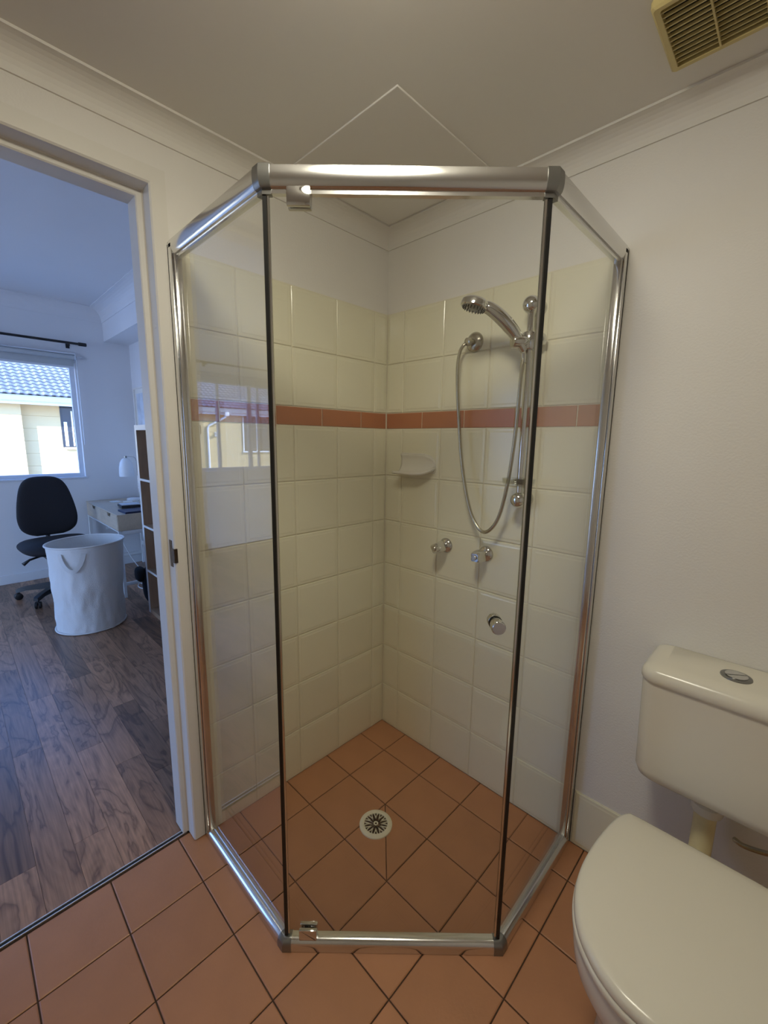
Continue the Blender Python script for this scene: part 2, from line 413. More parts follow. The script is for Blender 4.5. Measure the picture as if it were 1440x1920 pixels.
# skirting row of tiles beyond the screen
tag(obj('grout_bed', bx(.911, XM, -0.0022, 0.001, 0, .2), 'grout', wall_right), 'cream grout behind the skirting tiles')
xs = [.913, 1.1, 1.3, 1.5, 1.7, 1.9, 2.1, XM]
for a, b in zip(xs, xs[1:]):
    inst('skirting_tile', wall_tile_mesh(b-a-.003, .196, 'tile', 'R'), ((a+b)/2, 0, .1), wall_right)

# steel door frame
door = thing('door_1', (-0.05, -1.3, 0), 'cream pressed-steel door frame between bathroom and bedroom', 'door frame', kind='structure')
FPROF = [(0.005, .042), (0.005, .004), (0.001, 0), (-0.046, 0), (-0.049, -.003), (-0.049, -.015), (-0.052, -.018), (-0.113, -.018), (-0.118, -.014), (-0.118, .042)]
YJ, YK, ZH = -0.910, -1.703, 2.006      # opening edges; the members meet in mitred corners
for sgn, y in ((1, YJ), (-1, YK)):
    obj('jamb', loft(NB(), [[Vector((x, y+sgn*o_, .004)) for x, o_ in FPROF], [Vector((x, y+sgn*o_, ZH+o_)) for x, o_ in FPROF]]), 'gloss', door)
obj('head', loft(NB(), [[Vector((x, YJ+o_, ZH+o_)) for x, o_ in FPROF], [Vector((x, YK-o_, ZH+o_)) for x, o_ in FPROF]]), 'gloss', door)
pl = obj('strike_plate', bx(-0.032, -0.012, YJ-.0015, YJ+.001, .962, 1.045, .0006), 'brass', door); tag(pl, 'dark metal strike plate on the door jamb')
lip = NB(); box(lip, -0.016, 0.0065, YJ-.003, YJ-.0005, .978, 1.022, .001); box(lip, .0045, .0075, YJ-.002, YJ+.008, .978, 1.022, .001)
obj('strike_lip', lip, 'brass', pl)
obj('screw_cap', lathe(NB(), [(0, .001), (.004, .001), (.005, 0)], 16, aim((-.02, YJ-.0002, 1.655), (0, -1, 0))), 'gloss', door)

# threshold strip
tr = thing('trim_2', (-.052, -1.3, 0), 'thin metal strip where timber-look floor meets tiles', 'threshold', kind='structure')
obj('channel', bx(-0.0665, -0.0505, -1.70, -0.914, -.004, .0008), 'black', tr)
for a_ in (-0.0675, -0.0540): obj('edge_bead', bx(a_, a_+.0038, -1.70, -0.914, -.004, .0035, .001), 'stripm', tr)

# ------------------------------------------------------------------ setting: bedroom shell
fb = struct('floor_bedroom', bx(XW-.2, -0.05, -4.5, YR+.1, -0.14, -0.006), 'dark', 'grey-brown timber-look plank floor of the bedroom', 'floor')
pc = {}
y = YR; row = 0
SW = 0.0985
while y > -4.3:
    y0 = max(y-SW, -4.3); x = -0.069 - random.uniform(0.0, 0.6)
    xe = -0.069; first = True
    while xe > XW:
        ln = random.choice([.45, .6, .75, .9, 1.1]) if not first else random.choice([.2, .35, .5, .7, .85])
        first = False; xs_ = max(XW, xe-ln)
        near = y > -2.0
        wx, wy = xe-xs_-0.0008, y-y0-0.0008
        if wx > .02:
            k = (round(wx, 3), round(wy, 4))
            if k not in pc:
                b_ = bx(-wx/2, wx/2, -wy/2, wy/2, -.006, 0); me = bpy.data.meshes.new('plank'); b_.to_mesh(me); b_.free(); me.materials.append(M['plank']); pc[k] = me
            inst('plank', pc[k], ((xe+xs_)/2, (y+y0)/2, 0), fb)
        xe = xs_
    y = y0
ww = NB()
Z0, Z1 = 0.955, 2.04
edges = [-4.4, WIN[1][0], WIN[1][1], WIN[0][0], WIN[0][1], YR+.1]
for i, (a, b) in enumerate(zip(edges, edges[1:])):
    if i % 2 == 0: box(ww, XW-.14, XW, a, b, -.14, BZ)
    else: box(ww, XW-.14, XW, a, b, -.14, Z0); box(ww, XW-.14, XW, a, b, Z1, BZ)
struct('wall_window', ww, 'bedwall', 'pale bedroom wall with the window', 'wall')
struct('wall_bedroom_right', bx(XW-.14, -0.11, YR, YR+.1, -.14, BZ), 'bedwall', 'pale bedroom wall behind desk and bookshelf', 'wall')
bm = NB(); box(bm, XW-.14, BX0, -4.4, -4.3, -.14, BZ); box(bm, BX1, -0.06, -4.4, -4.3, -.14, BZ); box(bm, BX0, BX1, -4.4, -4.3, BH, BZ); box(bm, BX0, BX1, -4.4, -4.3, -.14, 0)
struct('wall_bedroom_left', bm, 'bedwall', 'far left bedroom wall out of view', 'wall')
w3 = thing('window_3', ((BX0+BX1)/2, -4.35, 0), 'added glazed door, out of view, letting more daylight into the bedroom', 'window', kind='structure')
for a_, b_ in ((BX0, BX0+.05), (-2.03, -1.97), (BX1-.05, BX1)): obj('frame_stile', bx(a_, b_, -4.37, -4.33, 0, BH), 'wframe', w3)
for a_, b_ in ((BX0+.05, -2.03), (-1.97, BX1-.05)):
    obj('frame_rail', bx(a_, b_, -4.37, -4.33, 0, .06), 'wframe', w3); obj('frame_rail', bx(a_, b_, -4.37, -4.33, BH-.06, BH), 'wframe', w3); obj('pane', bx(a_, b_, -4.353, -4.347, .06, BH-.06), 'wglass', w3)
struct('sun_block_slab', bx(XW-.3, 1.2, -7.1, -4.4, BZ, BZ+.15), 'bedwall', 'added slab outside the glazed door, keeping the sun out', 'sun block')  # unseen slab, added to block direct sun from the glazed door
struct('balcony_floor', bx(XW-.3, 1.2, -7.1, -4.4, -.2, -.02), 'ground', 'concrete balcony floor outside the added glazed door', 'balcony')
struct('ceiling_bedroom', bx(XW-.14, -0.06, -4.4, YR+.1, BZ, BZ+.12), 'bedwall', 'pale bedroom ceiling', 'ceiling')
struct('trim_3', bx(XW, -0.11, -0.14, YR, 2.272, BZ), 'bedwall', 'boxed bulkhead along the bedroom ceiling edge', 'bulkhead')
struct('trim_4', sweep_room(NB(), cove(8, .115, .115), [(XW, -0.14), (XW, -4.3), (-.11, -4.3), (-.11, -0.14)], BZ), 'bedwall', 'wide coved cornice of the bedroom', 'cornice')
struct('baseboard_window', bx(XW, XW+.013, -4.3, YR, 0, .085, .003), 'skirt', 'low white baseboard under the bedroom window', 'baseboard')
struct('baseboard_right', bx(XW+.013, -.11, YR-.013, YR, 0, .085, .003), 'skirt', 'low white baseboard behind the desk', 'baseboard')

def window(n, a, b, label):
    t = thing('window_%d' % n, (XW-.07, (a+b)/2, Z0), label, 'window', kind='structure')
    x0, x1 = XW-.10, XW-.06; f = .036
    obj('sill', bx(XW-.13, XW+.012, a-.01, b+.01, Z0-.014, Z0+.002, .002), 'wframe', t)
    for yy in ((a, a+f), (b-f, b)): obj('frame_stile', bx(x0, x1, yy[0], yy[1], Z0+.002, Z1, .002), 'wframe', t)
    for zz in ((Z0+.002, Z0+.034), (Z1-.045, Z1)): obj('frame_rail', bx(x0, x1, a+f, b-f, zz[0], zz[1], .002), 'wframe', t)
    return t, x0, x1, f
w1, x0, x1, f = window(1, *WIN[0], 'white-framed bedroom window above the office chair')
a, b = WIN[0]; mid = -1.20
obj('mullion', bx(x0, x1, mid-.03, mid+.03, Z0+.034, Z1-.045, .002), 'wframe', w1)
for yy in ((a+f, mid-.03), (mid+.03, b-f)): obj('pane', bx(x0+.016, x0+.022, yy[0], yy[1], Z0+.034, Z1-.045), 'wglass', w1)
w2, x0, x1, f = window(2, *WIN[1], 'second bedroom window, seen mirrored in the shower glass')
ys = [WIN[1][1]-f, -2.735, -3.15, -3.27, -3.62, WIN[1][0]+f]
for m_, hw in ((-2.735, .017), (-3.15, .024), (-3.27, .013)): obj('mullion', bx(x0, x1, m_-hw, m_+hw, Z0+.034, Z1-.045, .002), 'wframe', w2)
ys = [WIN[1][1]-f, -2.735, -3.15, -3.27, WIN[1][0]+f]
for p_, q_ in zip(ys, ys[1:]): obj('pane', bx(x0+.016, x0+.022, q_+.013, p_-.013, Z0+.034, Z1-.045), 'wglass', w2)
hd = tube(NB(), spline([(x1, -2.50, 1.40), (x1+.03, -2.50, 1.41), (x1+.035, -2.50, 1.45), (x1+.03, -2.50, 1.49), (x1, -2.50, 1.50)], 5), .006, 8); tag(obj('latch_handle', hd, 'bplastic', w2, True), 'dark pull handle')

def blind(a, b, label):
    t = thing('roller_blind', (XW+.04, (a+b)/2, 2.09), label, 'blind', 'roller blinds')
    obj('roller', tube(NB(), [(XW+.035, a, 2.085), (XW+.035, b, 2.085)], .022, 16), 'blind', t, True, 40)
    obj('fabric', bx(XW+.012, XW+.0135, a+.01, b-.012, 2.0, 2.085), 'blind', t)
    obj('bottom_bar', bx(XW+.007, XW+.019, a+.01, b-.012, 1.985, 2.004, .003), 'wframe', t)
    obj('headrail', bx(XW, XW+.06, a, b, 2.106, 2.116, .002), 'wframe', t)
    for yy in (a, b-.008): obj('bracket', bx(XW, XW+.06, yy, yy+.008, 2.06, 2.106, .002), 'wframe', t)
    c = NB()
    for dx in (.030, .048):
        tube(c, [(XW+dx, b+.006, 2.09-k*.02) for k in range(40)]+[(XW+.039, b+.006, 1.27)], [.0022 if k % 2 else .0034 for k in range(41)], 6)
    obj('bead_chain', c, 'wframe', t, True)
    return t
blind(-1.76, -.395, 'raised grey roller blind over the window above the chair')
blind(-4.0, -2.455, 'raised roller blind over the second bedroom window')
def rod(a, b, label):
    t = thing('curtain_rod', (XW, (a+b)/2, 2.2), label, 'curtain rod', 'curtain rods')
    X = XW+.075
    obj('rod', tube(NB(), [(X, a, 2.205), (X, b-.07, 2.205)], .011, 14), 'rod', t, True, 40)
    for s, e in ((1, b-.07), (-1, a)):
        obj('finial', lathe(NB(), [(0, 0), (.012, 0), (.0165, .004), (.0165, .062), (.013, .066), (0, .066)], 16, aim((X, e, 2.205), (0, s, 0))), 'rod', t, True, 40)
    for yy in (a+.15, b-.14):
        bb = NB(); box(bb, XW, XW+.006, yy-.015, yy+.015, 2.165, 2.225, .002); box(bb, XW+.004, X, yy-.006, yy+.006, 2.188, 2.198, .002); box(bb, X-.006, X+.006, yy-.006, yy+.006, 2.178, 2.198, .002)
        obj('bracket', bb, 'rod', t)
rod(-1.9, -.30, 'black curtain rod above the window by the chair')
rod(-4.15, -2.42, 'black curtain rod above the second bedroom window')

# ------------------------------------------------------------------ shower screen
A_, B_, C_, D_ = Vector((0.0, -0.858)), Vector((0.481, -0.858)), Vector((0.893, -0.461)), Vector((0.893, 0.0))
scr = thing('shower_screen', (0.45, -0.45, 0), 'corner shower screen of clear glass in a polished aluminium frame', 'shower screen')
def rrect(w, z0, z1, r, n=5):
    out = []
    for cx, cz, a0 in ((w/2-r, z0+r, -PI/2), (w/2-r, z1-r, 0), (-w/2+r, z1-r, PI/2), (-w/2+r, z0+r, PI)):
        for k in range(n+1):
            a = a0+k/n*PI/2; out.append((cx+r*math.cos(a), cz+r*math.sin(a)))
    return out
def seg(bm, p, q, prof, t0=0, t1=0):
    d = (q-p).normalized(); n = Vector((d.y, -d.x)); L_ = (q-p).length   # n points out of the shower
    return prism(bm, prof, lambda a, b, s: Vector((p.x+d.x*s+n.x*a, p.y+d.y*s+n.y*a, b)), t0, L_-t1)
top = [(.0155, 1.850), (.0165, 1.858), (.0165, 1.868), (.0150, 1.8765), (.0125, 1.8785), (-.0125, 1.8785), (-.0155, 1.875), (-.0155, 1.842), (-.006, 1.838), (-.006, 1.830), (.006, 1.830), (.006, 1.838), (.0105, 1.8395), (.0135, 1.843)]
bot = [(-.0165, .001), (.0175, .001), (.0178, .016)] + [(.0178*math.cos(a), .016+.019*math.sin(a)) for a in [k/6*1.15 for k in range(1, 7)]] + [(.005, .034), (-.010, .034), (-.0165, .026)]
for p, q, t0, t1 in ((A_, B_, .014, .014), (B_, C_, .014, .014), (C_, D_, .014, .014)):
    obj('top_rail', seg(NB(), p, q, top, t0, t1), 'alu', scr, True, 28)
    obj('bottom_rail', seg(NB(), p, q, bot, t0, t1), 'alu', scr, True, 28)
def mitre(bm, prev, p, nxt, prof, L_=.0155, k=1.07, zc=None):
    d1 = (p-prev).normalized(); d2 = (nxt-p).normalized(); n1 = Vector((d1.y, -d1.x)); n2 = Vector((d2.y, -d2.x)); mi = (n1+n2)/(1+n1.dot(n2))
    zc = sum(b for a, b in prof)/len(prof) if zc is None else zc
    pf = [(a*k, max(.0005, zc+(b-zc)*k)) for a, b in prof]
    return loft(bm, [[Vector((p.x-d1.x*L_+n1.x*a, p.y-d1.y*L_+n1.y*a, b)) for a, b in pf], [Vector((p.x+mi.x*a, p.y+mi.y*a, b)) for a, b in pf], [Vector((p.x+d2.x*L_+n2.x*a, p.y+d2.y*L_+n2.y*a, b)) for a, b in pf]])
for a, b, c in ((A_, B_, C_), (B_, C_, D_)):
    obj('corner_joint', mitre(NB(), a, b, c, top), 'alud', scr, True, 30)
    obj('corner_joint', mitre(NB(), a, b, c, bot), 'alud', scr, True, 30)
# wall channels
def channel(px, py, horiz):
    b1 = NB(); b2 = NB()
    if horiz:   # on the left wall, glass plane normal along y
        box(b1, 0.004, .012, py-.0165, py+.0165, .002, 1.874, .0015); box(b1, .004, .030, py-.0165, py-.012, .002, 1.868, .001)
        box(b2, .010, .034, py-.0115, py+.0115, .004, 1.845, .004, 3)
    else:
        box(b1, px-.0165, px+.0165, -.012, -.004, .002, 1.874, .0015); box(b1, px+.012, px+.0165, -.030, -.004, .002, 1.868, .001)
        box(b2, px-.0115, px+.0115, -.034, -.010, .004, 1.845, .004, 3)
    c = obj('wall_channel', b1, 'alu', scr, True, 30); obj('channel_insert', b2, 'alu', c, True, 30)
channel(0, -.858, True); channel(.893, 0, False)
def pane(p, q, t0, t1, z0, z1, th=.006):
    return seg(NB(), p, q, [(-th/2, z0), (th/2, z0), (th/2, z1), (-th/2, z1)], t0, t1)
obj('glass_panel', pane(A_, B_, .030, .006, .030, 1.836), 'glass', scr)
obj('glass_panel', pane(C_, D_, .006, .030, .030, 1.836), 'glass', scr)
dr = obj('door', pane(B_, C_, .010, .0135, .044, 1.826), 'glass', scr); tag(dr, 'frameless pivoting glass door of the shower')
dd = (C_-B_).normalized(); dn = Vector((dd.y, -dd.x))
def dpt(s, n, z): return Vector((B_.x+dd.x*s+dn.x*n, B_.y+dd.y*s+dn.y*n, z))
Ld = (C_-B_).length
for s, tip in ((.001, 'L'), (Ld-.003, 'R')):
    b_ = seg(NB(), B_, C_, [(-.0045, .036), (.0042, .036), (.0042, 1.832), (-.0045, 1.832)], s-.0040, Ld-s-.0040)
    tag(obj('seal', b_, 'black', scr), 'black rubber seal between glass edges')
b_ = seg(NB(), B_, C_, [(-.0035, .044), (.0045, .044), (.0045, 1.826), (-.0035, 1.826)], Ld-.0135, .0095); obj('edge_strip', b_, 'alu', dr)
b_ = seg(NB(), B_, C_, [(-.0035, .044), (.0045, .044), (.0045, 1.826), (-.0035, 1.826)], .0070, Ld-.0100); obj('edge_strip', b_, 'alu', dr)
def dbox(s0, s1, n0, n1, z0, z1, bev):
    t = bx(s0, s1, n0, n1, z0, z1, bev=bev)
    for v in t.verts: v.co = dpt(v.co.x, v.co.y, v.co.z)
    return t
for z0, z1, s0 in ((1.806, 1.842, .046), (.030, .063, .036)):
    h = obj('hinge', dbox(s0, s0+.048, .003, .013, z0, z1, .003), 'chrome', dr, True, 40)
    obj('hinge_plate', dbox(s0, s0+.048, -.013, -.003, z0, z1, .003), 'chrome', dr, True, 40)
ks, kz = .512, .934
kn = [(0, .0035), (.0145, .0035), (.0155, .005), (.0155, .011), (.0125, .0125), (.0125, .0145), (.0165, .016), (.0165, .030), (.0145, .033), (0, .0335)]
k_ = obj('knob', lathe(NB(), kn, 32, aim(dpt(ks, 0, kz), (dn.x, dn.y, 0))), 'chrome', dr, True, 35)
obj('inner_knob', lathe(NB(), [(0, .0035), (.0155, .0035), (.0165, .005), (.0165, .018), (.0145, .021), (0, .0215)], 32, aim(dpt(ks, 0, kz), (-dn.x, -dn.y, 0))), 'chrome', dr, True, 35)
obj('gasket', lathe(NB(), [(.0, .003), (.0162, .003), (.0162, .0042), (0, .0042)], 32, aim(dpt(ks, 0, kz), (dn.x, dn.y, 0))), 'black', dr, True, 35)

# ------------------------------------------------------------------ shower rail, hand shower, outlet
RX, RY = 0.668, -0.06
t = thing('shower_rail', (RX, 0, 1.15), 'chrome vertical slide rail holding the hand shower', 'shower rail')
obj('rail', tube(NB(), [(RX, RY, 1.165), (RX, RY, 1.765)], .0108, 16), 'chrome', t, True, 40)
for z in (1.765, 1.165):
    bk = NB(); lathe(bk, [(.0, -.027), (.010, -.0258), (.0185, -.0215), (.0245, -.013), (.0265, -.002), (.0255, .010), (.024, .016), (.024, .052), (.0255, .055), (0, .055)], 28, aim((RX, RY, z), (0, 1, 0)))
    obj('bracket', bk, 'chrome', t, True, 40)
sl = NB(); ax = Vector((-.40, -.55, -.04))
lathe(sl, [(0, -.026), (.0205, -.026), (.023, -.022), (.023, .022), (.0205, .026), (0, .026)], 20, aim((RX, RY, 1.659), (0, 0, 1)))
s_ = obj('slider', sl, 'chrome', t, True, 40)
hb = NB(); lathe(hb, [(0, .0), (.016, 0), (.0185, .004), (.020, .048), (.017, .052), (0, .052)], 18, aim((RX-.002, RY-.006, 1.658), ax)); obj('holder_arm', hb, 'chrome', s_, True, 40)
kb = NB(); lathe(kb, [(0, 0), (.0175, 0), (.019, .003), (.019, .030), (.016, .034), (0, .034)], 18, aim((RX+.010, RY+.008, 1.663), (.55, .75, .1))); obj('clamp_knob', kb, 'chrome', s_, True, 40)
# clear tray clipped on the rail
ou = [(RX+.055*math.cos(a), RY-.012+.038*math.sin(a)) for a in [k/28*2*PI for k in range(28)]]
tr_ = NB()
def ringz(sc, z): return [Vector((RX+(x-RX)*sc, RY-.012+(yy-RY+.012)*sc, z)) for x, yy in ou]
loft(tr_, [ringz(.25, 1.214), ringz(.90, 1.214), ringz(1.0, 1.222), ringz(1.02, 1.236), ringz(.98, 1.236), ringz(.93, 1.224), ringz(.86, 1.219), ringz(.25, 1.219)], False, False)
tag(obj('soap_tray', tr_, 'acrylic', t, True, 40), 'small clear acrylic soap tray')
obj('tray_clip', lathe(NB(), [(.010, 0), (.016, 0), (.016, .030), (.010, .030)], 20, Matrix.Translation((RX, RY, 1.206)), True), 'acrylic', t, True, 40)

t = thing('hand_shower', (.648, -.095, 1.64), 'chrome hand shower with ribbed metal hose on the slide rail', 'hand shower')
hp = spline([(.6615, -.078, 1.628), (.650, -.090, 1.655), (.634, -.108, 1.688), (.610, -.132, 1.722), (.585, -.152, 1.747), (.566, -.166, 1.758)], 6)
n_ = len(hp); rr_ = [.0105+.0060*min(1, 2.2*i/n_)+(.0045*math.sin(PI*i/n_)) - (.004 if i > n_-4 else 0)*(i-n_+4)/4 for i in range(n_)]
obj('handle', tube(NB(), hp, rr_, 18), 'chrome', t, True, 40)
hz = Vector((-.20, -.16, -1)).normalized(); hc = Vector((.547, -.186, 1.764))
H = aim(hc, hz)
hd = obj('head', lathe(NB(), [(0, -.016), (.020, -.0155), (.034, -.012), (.041, -.005), (.0425, .004), (.0425, .011), (.039, .014), (0, .014)], 36, H), 'chrome', t, True, 35)
fc = obj('spray_face', lathe(NB(), [(0, .0165), (.022, .0165), (.024, .0155), (.036, .015), (.0375, .0135), (.030, .013), (0, .013)], 36, H), 'alud', hd, True, 35)
nz = NB()
for r_, c_ in ((.033, 22), (.026, 16), (.017, 10)):
    for k in range(c_):
        a = 2*PI*k/c_; p0 = H @ Vector((r_*math.cos(a), r_*math.sin(a), .0148)); lathe(nz, [(.0018, 0), (.0014, .0042), (0, .0046)], 6, aim(p0, hz))
o = obj('nozzle_ring', nz, 'black', hd); o['kind'] = 'stuff'
hs = [(0.423, -0.040, 1.690), (0.417, -0.046, 1.684), (0.405, -0.050, 1.662), (0.399, -0.052, 1.609), (0.404, -0.052, 1.517), (0.415, -0.05, 1.404), (0.434, -0.05, 1.27), (0.465, -0.052, 1.147), (0.498, -0.055, 1.073), (0.54, -0.06, 1.037), (0.578, -0.065, 1.057), (0.609, -0.07, 1.114), (0.634, -0.0775, 1.22), (0.651, -0.085, 1.341), (0.6585, -0.088, 1.457), (0.6615, -0.086, 1.561), (0.6620, -0.080, 1.622)]
path = spline(hs, 40)
# resample evenly, then a ribbed radius
acc = [0]
for a, b in zip(path, path[1:]): acc.append(acc[-1]+(b-a).length)
step = .0026; out = []; i = 0; s = 0
while s < acc[-1]:
    while acc[i+1] < s: i += 1
    f_ = (s-acc[i])/max(1e-9, acc[i+1]-acc[i]); out.append(path[i].lerp(path[i+1], f_)); s += step
obj('hose', tube(NB(), out, [.0066 if k % 2 else .0054 for k in range(len(out))], 10), 'hose', t, True)
obj('hose_ferrule', tube(NB(), [out[-1], out[-1]+Vector((0, .001, -.026))], .0085, 14), 'chrome', t, True, 40)

t = thing('shower_outlet', (.429, 0, 1.698), 'round chrome wall outlet where the shower hose starts', 'shower outlet')
OC = (.437, -.005, 1.698)
obj('flange', lathe(NB(), [(0, .016), (.014, .016), (.026, .012), (.034, .004), (.0345, 0), (0, 0)], 32, aim(OC, (0, -1, 0))), 'nickel', t, True, 40)
obj('spigot', lathe(NB(), [(.011, .0), (.011, .020), (.0135, .021), (.0135, .034), (.009, .036), (.0, .036)], 6+6, aim((.437, -.012, 1.698), (-.25, -1, -.1))), 'nickel', t, True, 30)
obj('screw', lathe(NB(), [(0, .003), (.005, .003), (.006, 0)], 14, aim((.437, -.0165, 1.676), (0, -1, -.2))), 'nickel', t, True, 40)

# ------------------------------------------------------------------ taps
def tap(x, z, rot, label, root=None):
    t = thing('tap', (x, 0, z), label, 'tap', 'shower taps')
    W = aim((x, -.005, z), (0, -1, 0))
    obj('flange', lathe(NB(), [(0, .017), (.016, .016), (.026, .010), (.0305, .003), (.031, 0), (0, 0)], 32, W), 'chrome', t, True, 40)
    hb = NB(); rings = []
    for zz, r0, amp in ((.016, .013, .0), (.024, .014, .0), (.030, .0185, .10), (.038, .0225, .17), (.062, .0205, .19), (.076, .0175, .2), (.080, .0150, .16)):
        rings.append([W @ Vector(((r0*(1+amp*math.cos(4*(a+rot))))*math.cos(a), (r0*(1+amp*math.cos(4*(a+rot))))*math.sin(a), zz)) for a in [2*PI*k/48 for k in range(48)]])
    loft(hb, rings); h = obj('handle', hb, 'chrome', t, True, 40)
    obj('end_cap', lathe(NB(), [(.0095, .078), (.0095, .0835), (.008, .085), (0, .085)], 20, W), 'nickel', h, True, 40)
tap(.347, .943, .3, 'chrome star-handled shower tap on the left')
tap(.527, .944, .75, 'chrome star-handled shower tap on the right, under the hose loop')

# ------------------------------------------------------------------ soap dish
t = thing('soap_dish', (.2, 0, 1.2), 'white ceramic scoop-shaped soap dish on the tiles', 'soap dish')
g = NB(); NX, NS = 26, 16; V = []
for i in range(NX+1):
    s_x = i/NX; e = max(0, (s_x-.55)/.45); k = math.sqrt(max(0, 1-e**2.2)); x = .106+.176*s_x
    row = []
    for j in range(NS+1):
        a = math.radians(-38+148*j/NS)      # from the curled-over top edge round to the lip
        cy, cz, ry, rz = -.047, 1.266, .039, .050
        yy = cy + ry*math.cos(a)*1.0; zz = cz - rz*math.sin(a)*1.0
        if j > NS*.72: yy -= .010*((j/NS-.72)/.28); zz += .004*((j/NS-.72)/.28)**2
        yy = -.009 + (yy+.009)*(.12+.88*k); zz = 1.255+(zz-1.255)*(.18+.82*k)
        row.append(g.verts.new((x, min(yy, -.009), zz)))
    V.append(row)
for i in range(NX):
    for j in range(NS): g.faces.new((V[i][j], V[i+1][j], V[i+1][j+1], V[i][j+1]))
sdish = obj('dish', g, 'ceramic', t, True)
so_ = sdish.modifiers.new('thickness', 'SOLIDIFY'); so_.thickness = .010; so_.offset = 0.0
pl_ = [(.104, 1.222), (.104, 1.302), (.228, 1.302), (.264, 1.290), (.284, 1.262), (.286, 1.240), (.276, 1.222)]
obj('back_plate', prism(NB(), pl_, lambda a, b, d: Vector((a, d, b)), -.011, -.004, .002), 'ceramic', t, True, 40)

# ------------------------------------------------------------------ floor drain
DX, DY = .393, -.431
t = thing('floor_drain', (DX, DY, 0), 'round cream plastic floor grate in the shower base', 'drain')
obj('well', lathe(NB(), [(0, .0012), (.043, .0012), (.043, .0004), (0, .0004)], 32, Matrix.Translation((DX, DY, 0))), 'dark', t)
gr = NB()
lathe(gr, [(.0415, .0014), (.0415, .0058), (.0440, .0064), (.052, .0064), (.0545, .005), (.0575, .0045), (.0585, .002), (.0585, .0002)], 64, Matrix.Translation((DX, DY, 0)))
obj('rim', gr, 'drain', t, True, 40)
lt = NB()
lathe(lt, [(.0045, .0018), (.0045, .006), (.0085, .006), (.0085, .0018)], 24, Matrix.Translation((DX, DY, 0)), True)
for k in range(12):
    a = 2*PI*k/12 + PI/12
    def pol(r, da): return Vector((DX+r*math.cos(a+da), DY+r*math.sin(a+da), .004))
    for sg in (-1, 1):      # Y-shaped spokes
        ctr = [pol(.008, 0), pol(.018, 0), pol(.025, sg*.035), pol(.034, sg*.105), pol(.0425, sg*.165)]
        wv = [.0016, .0013, .0011, .0011, .0012]
        for i in range(4):
            p, q = ctr[i], ctr[i+1]; d = (q-p).normalized(); nn = Vector((-d.y, d.x, 0))
            prism(lt, [(0, -1), (1, -1), (1, 1), (0, 1)], lambda u, v, z: Vector((p.lerp(q, u).x+nn.x*v*(wv[i]*(1-u)+wv[i+1]*u), p.lerp(q, u).y+nn.y*v*(wv[i]*(1-u)+wv[i+1]*u), z)), .0018, .0058)
obj('grate_bars', lt, 'drain', t)

# ------------------------------------------------------------------ toilet
TX = 1.252
t = thing('toilet_cistern', (TX, 0, .48), 'white wall-hung toilet cistern with dual-flush button', 'cistern')
def crect(x0, x1, y0, y1, r, n=6):
    out = []
    for cx, cy, a0 in ((x1-r, y0+r, -PI/2), (x1-r, y1-r*.2, 0), (x0+r, y1-r*.2, PI/2), (x0+r, y0+r, PI)):
        rr = r if cy == y0+r else r*.2
        for k in range(n+1):
            a = a0+k/n*PI/2; ccx = (x1-rr if cx == x1-r else x0+rr); out.append((ccx+rr*math.cos(a), cy+rr*math.sin(a)))
    return out
hw = .160
body = []
for z, dw, df in ((.470, .040, .030), (.474, .024, .014), (.484, .010, .004), (.505, .002, 0), (.62, -.001, -.002), (.757, -.004, -.006)):
    body.append([Vector((x, yy, z)) for x, yy in crect(TX-hw+dw, TX+hw-dw, -.165+df, -.002, .030)])
obj('tank', loft(NB(), body), 'plastic', t, True, 50)
lid = []
for z, g_ in ((.756, -.002), (.756, .004), (.762, .0075), (.772, .0080), (.784, .005), (.792, -.003), (.797, -.016), (.799, -.035)):
    lid.append([Vector((x, yy, z)) for x, yy in crect(TX-hw-g_, TX+hw+g_, -.172-g_, -.002, .030+max(0, g_))])
obj('lid', loft(NB(), lid), 'plastic', t, True, 50)
bt = obj('flush_button', lathe(NB(), [(0, .0035), (.024, .0035), (.027, .0045), (.031, .003), (.0315, 0), (0, 0)], 36, Matrix.Translation((1.268, -.083, .7985))), 'alud', t, True, 40)
hb = NB()
for s in (0, PI):
    pl_ = [(.0225*math.cos(a+s+.6), .0225*math.sin(a+s+.6)) for a in [.06+k/14*(PI-.12) for k in range(15)]]
    prism(hb, pl_, lambda a, b, z: Vector((1.268+a, -.083+b, z)), .801, .8045, 0)
obj('button_half', hb, 'chrome', bt)
obj('pipe_collar', lathe(NB(), [(.020, 0), (.034, 0), (.036, .004), (.036, .024), (.031, .028), (.020, .028)], 14, Matrix.Translation((1.252, -.075, .412)), True), 'plastic', t, True, 30)
fp = spline([(1.252, -.075, .47), (1.252, -.075, .40), (1.252, -.078, .33), (1.252, -.105, .27), (1.252, -.16, .245), (1.252, -.235, .245)], 6)
tag(obj('flush_pipe', tube(NB(), fp, .0245, 20), 'cream', t, True, 50), 'yellowed plastic flush pipe')
wp = spline([(1.395, -.09, .47), (1.395, -.09, .43), (1.392, -.085, .40), (1.375, -.06, .365), (1.335, -.035, .335), (1.315, -.015, .325)], 6)
tag(obj('water_hose', tube(NB(), wp, .0065, 10), 'hose', t, True), 'braided metal water supply hose')
obj('hose_nut', lathe(NB(), [(0, 0), (.014, 0), (.014, .022), (0, .022)], 8, Matrix.Translation((1.395, -.09, .432))), 'brass', t, True, 20)

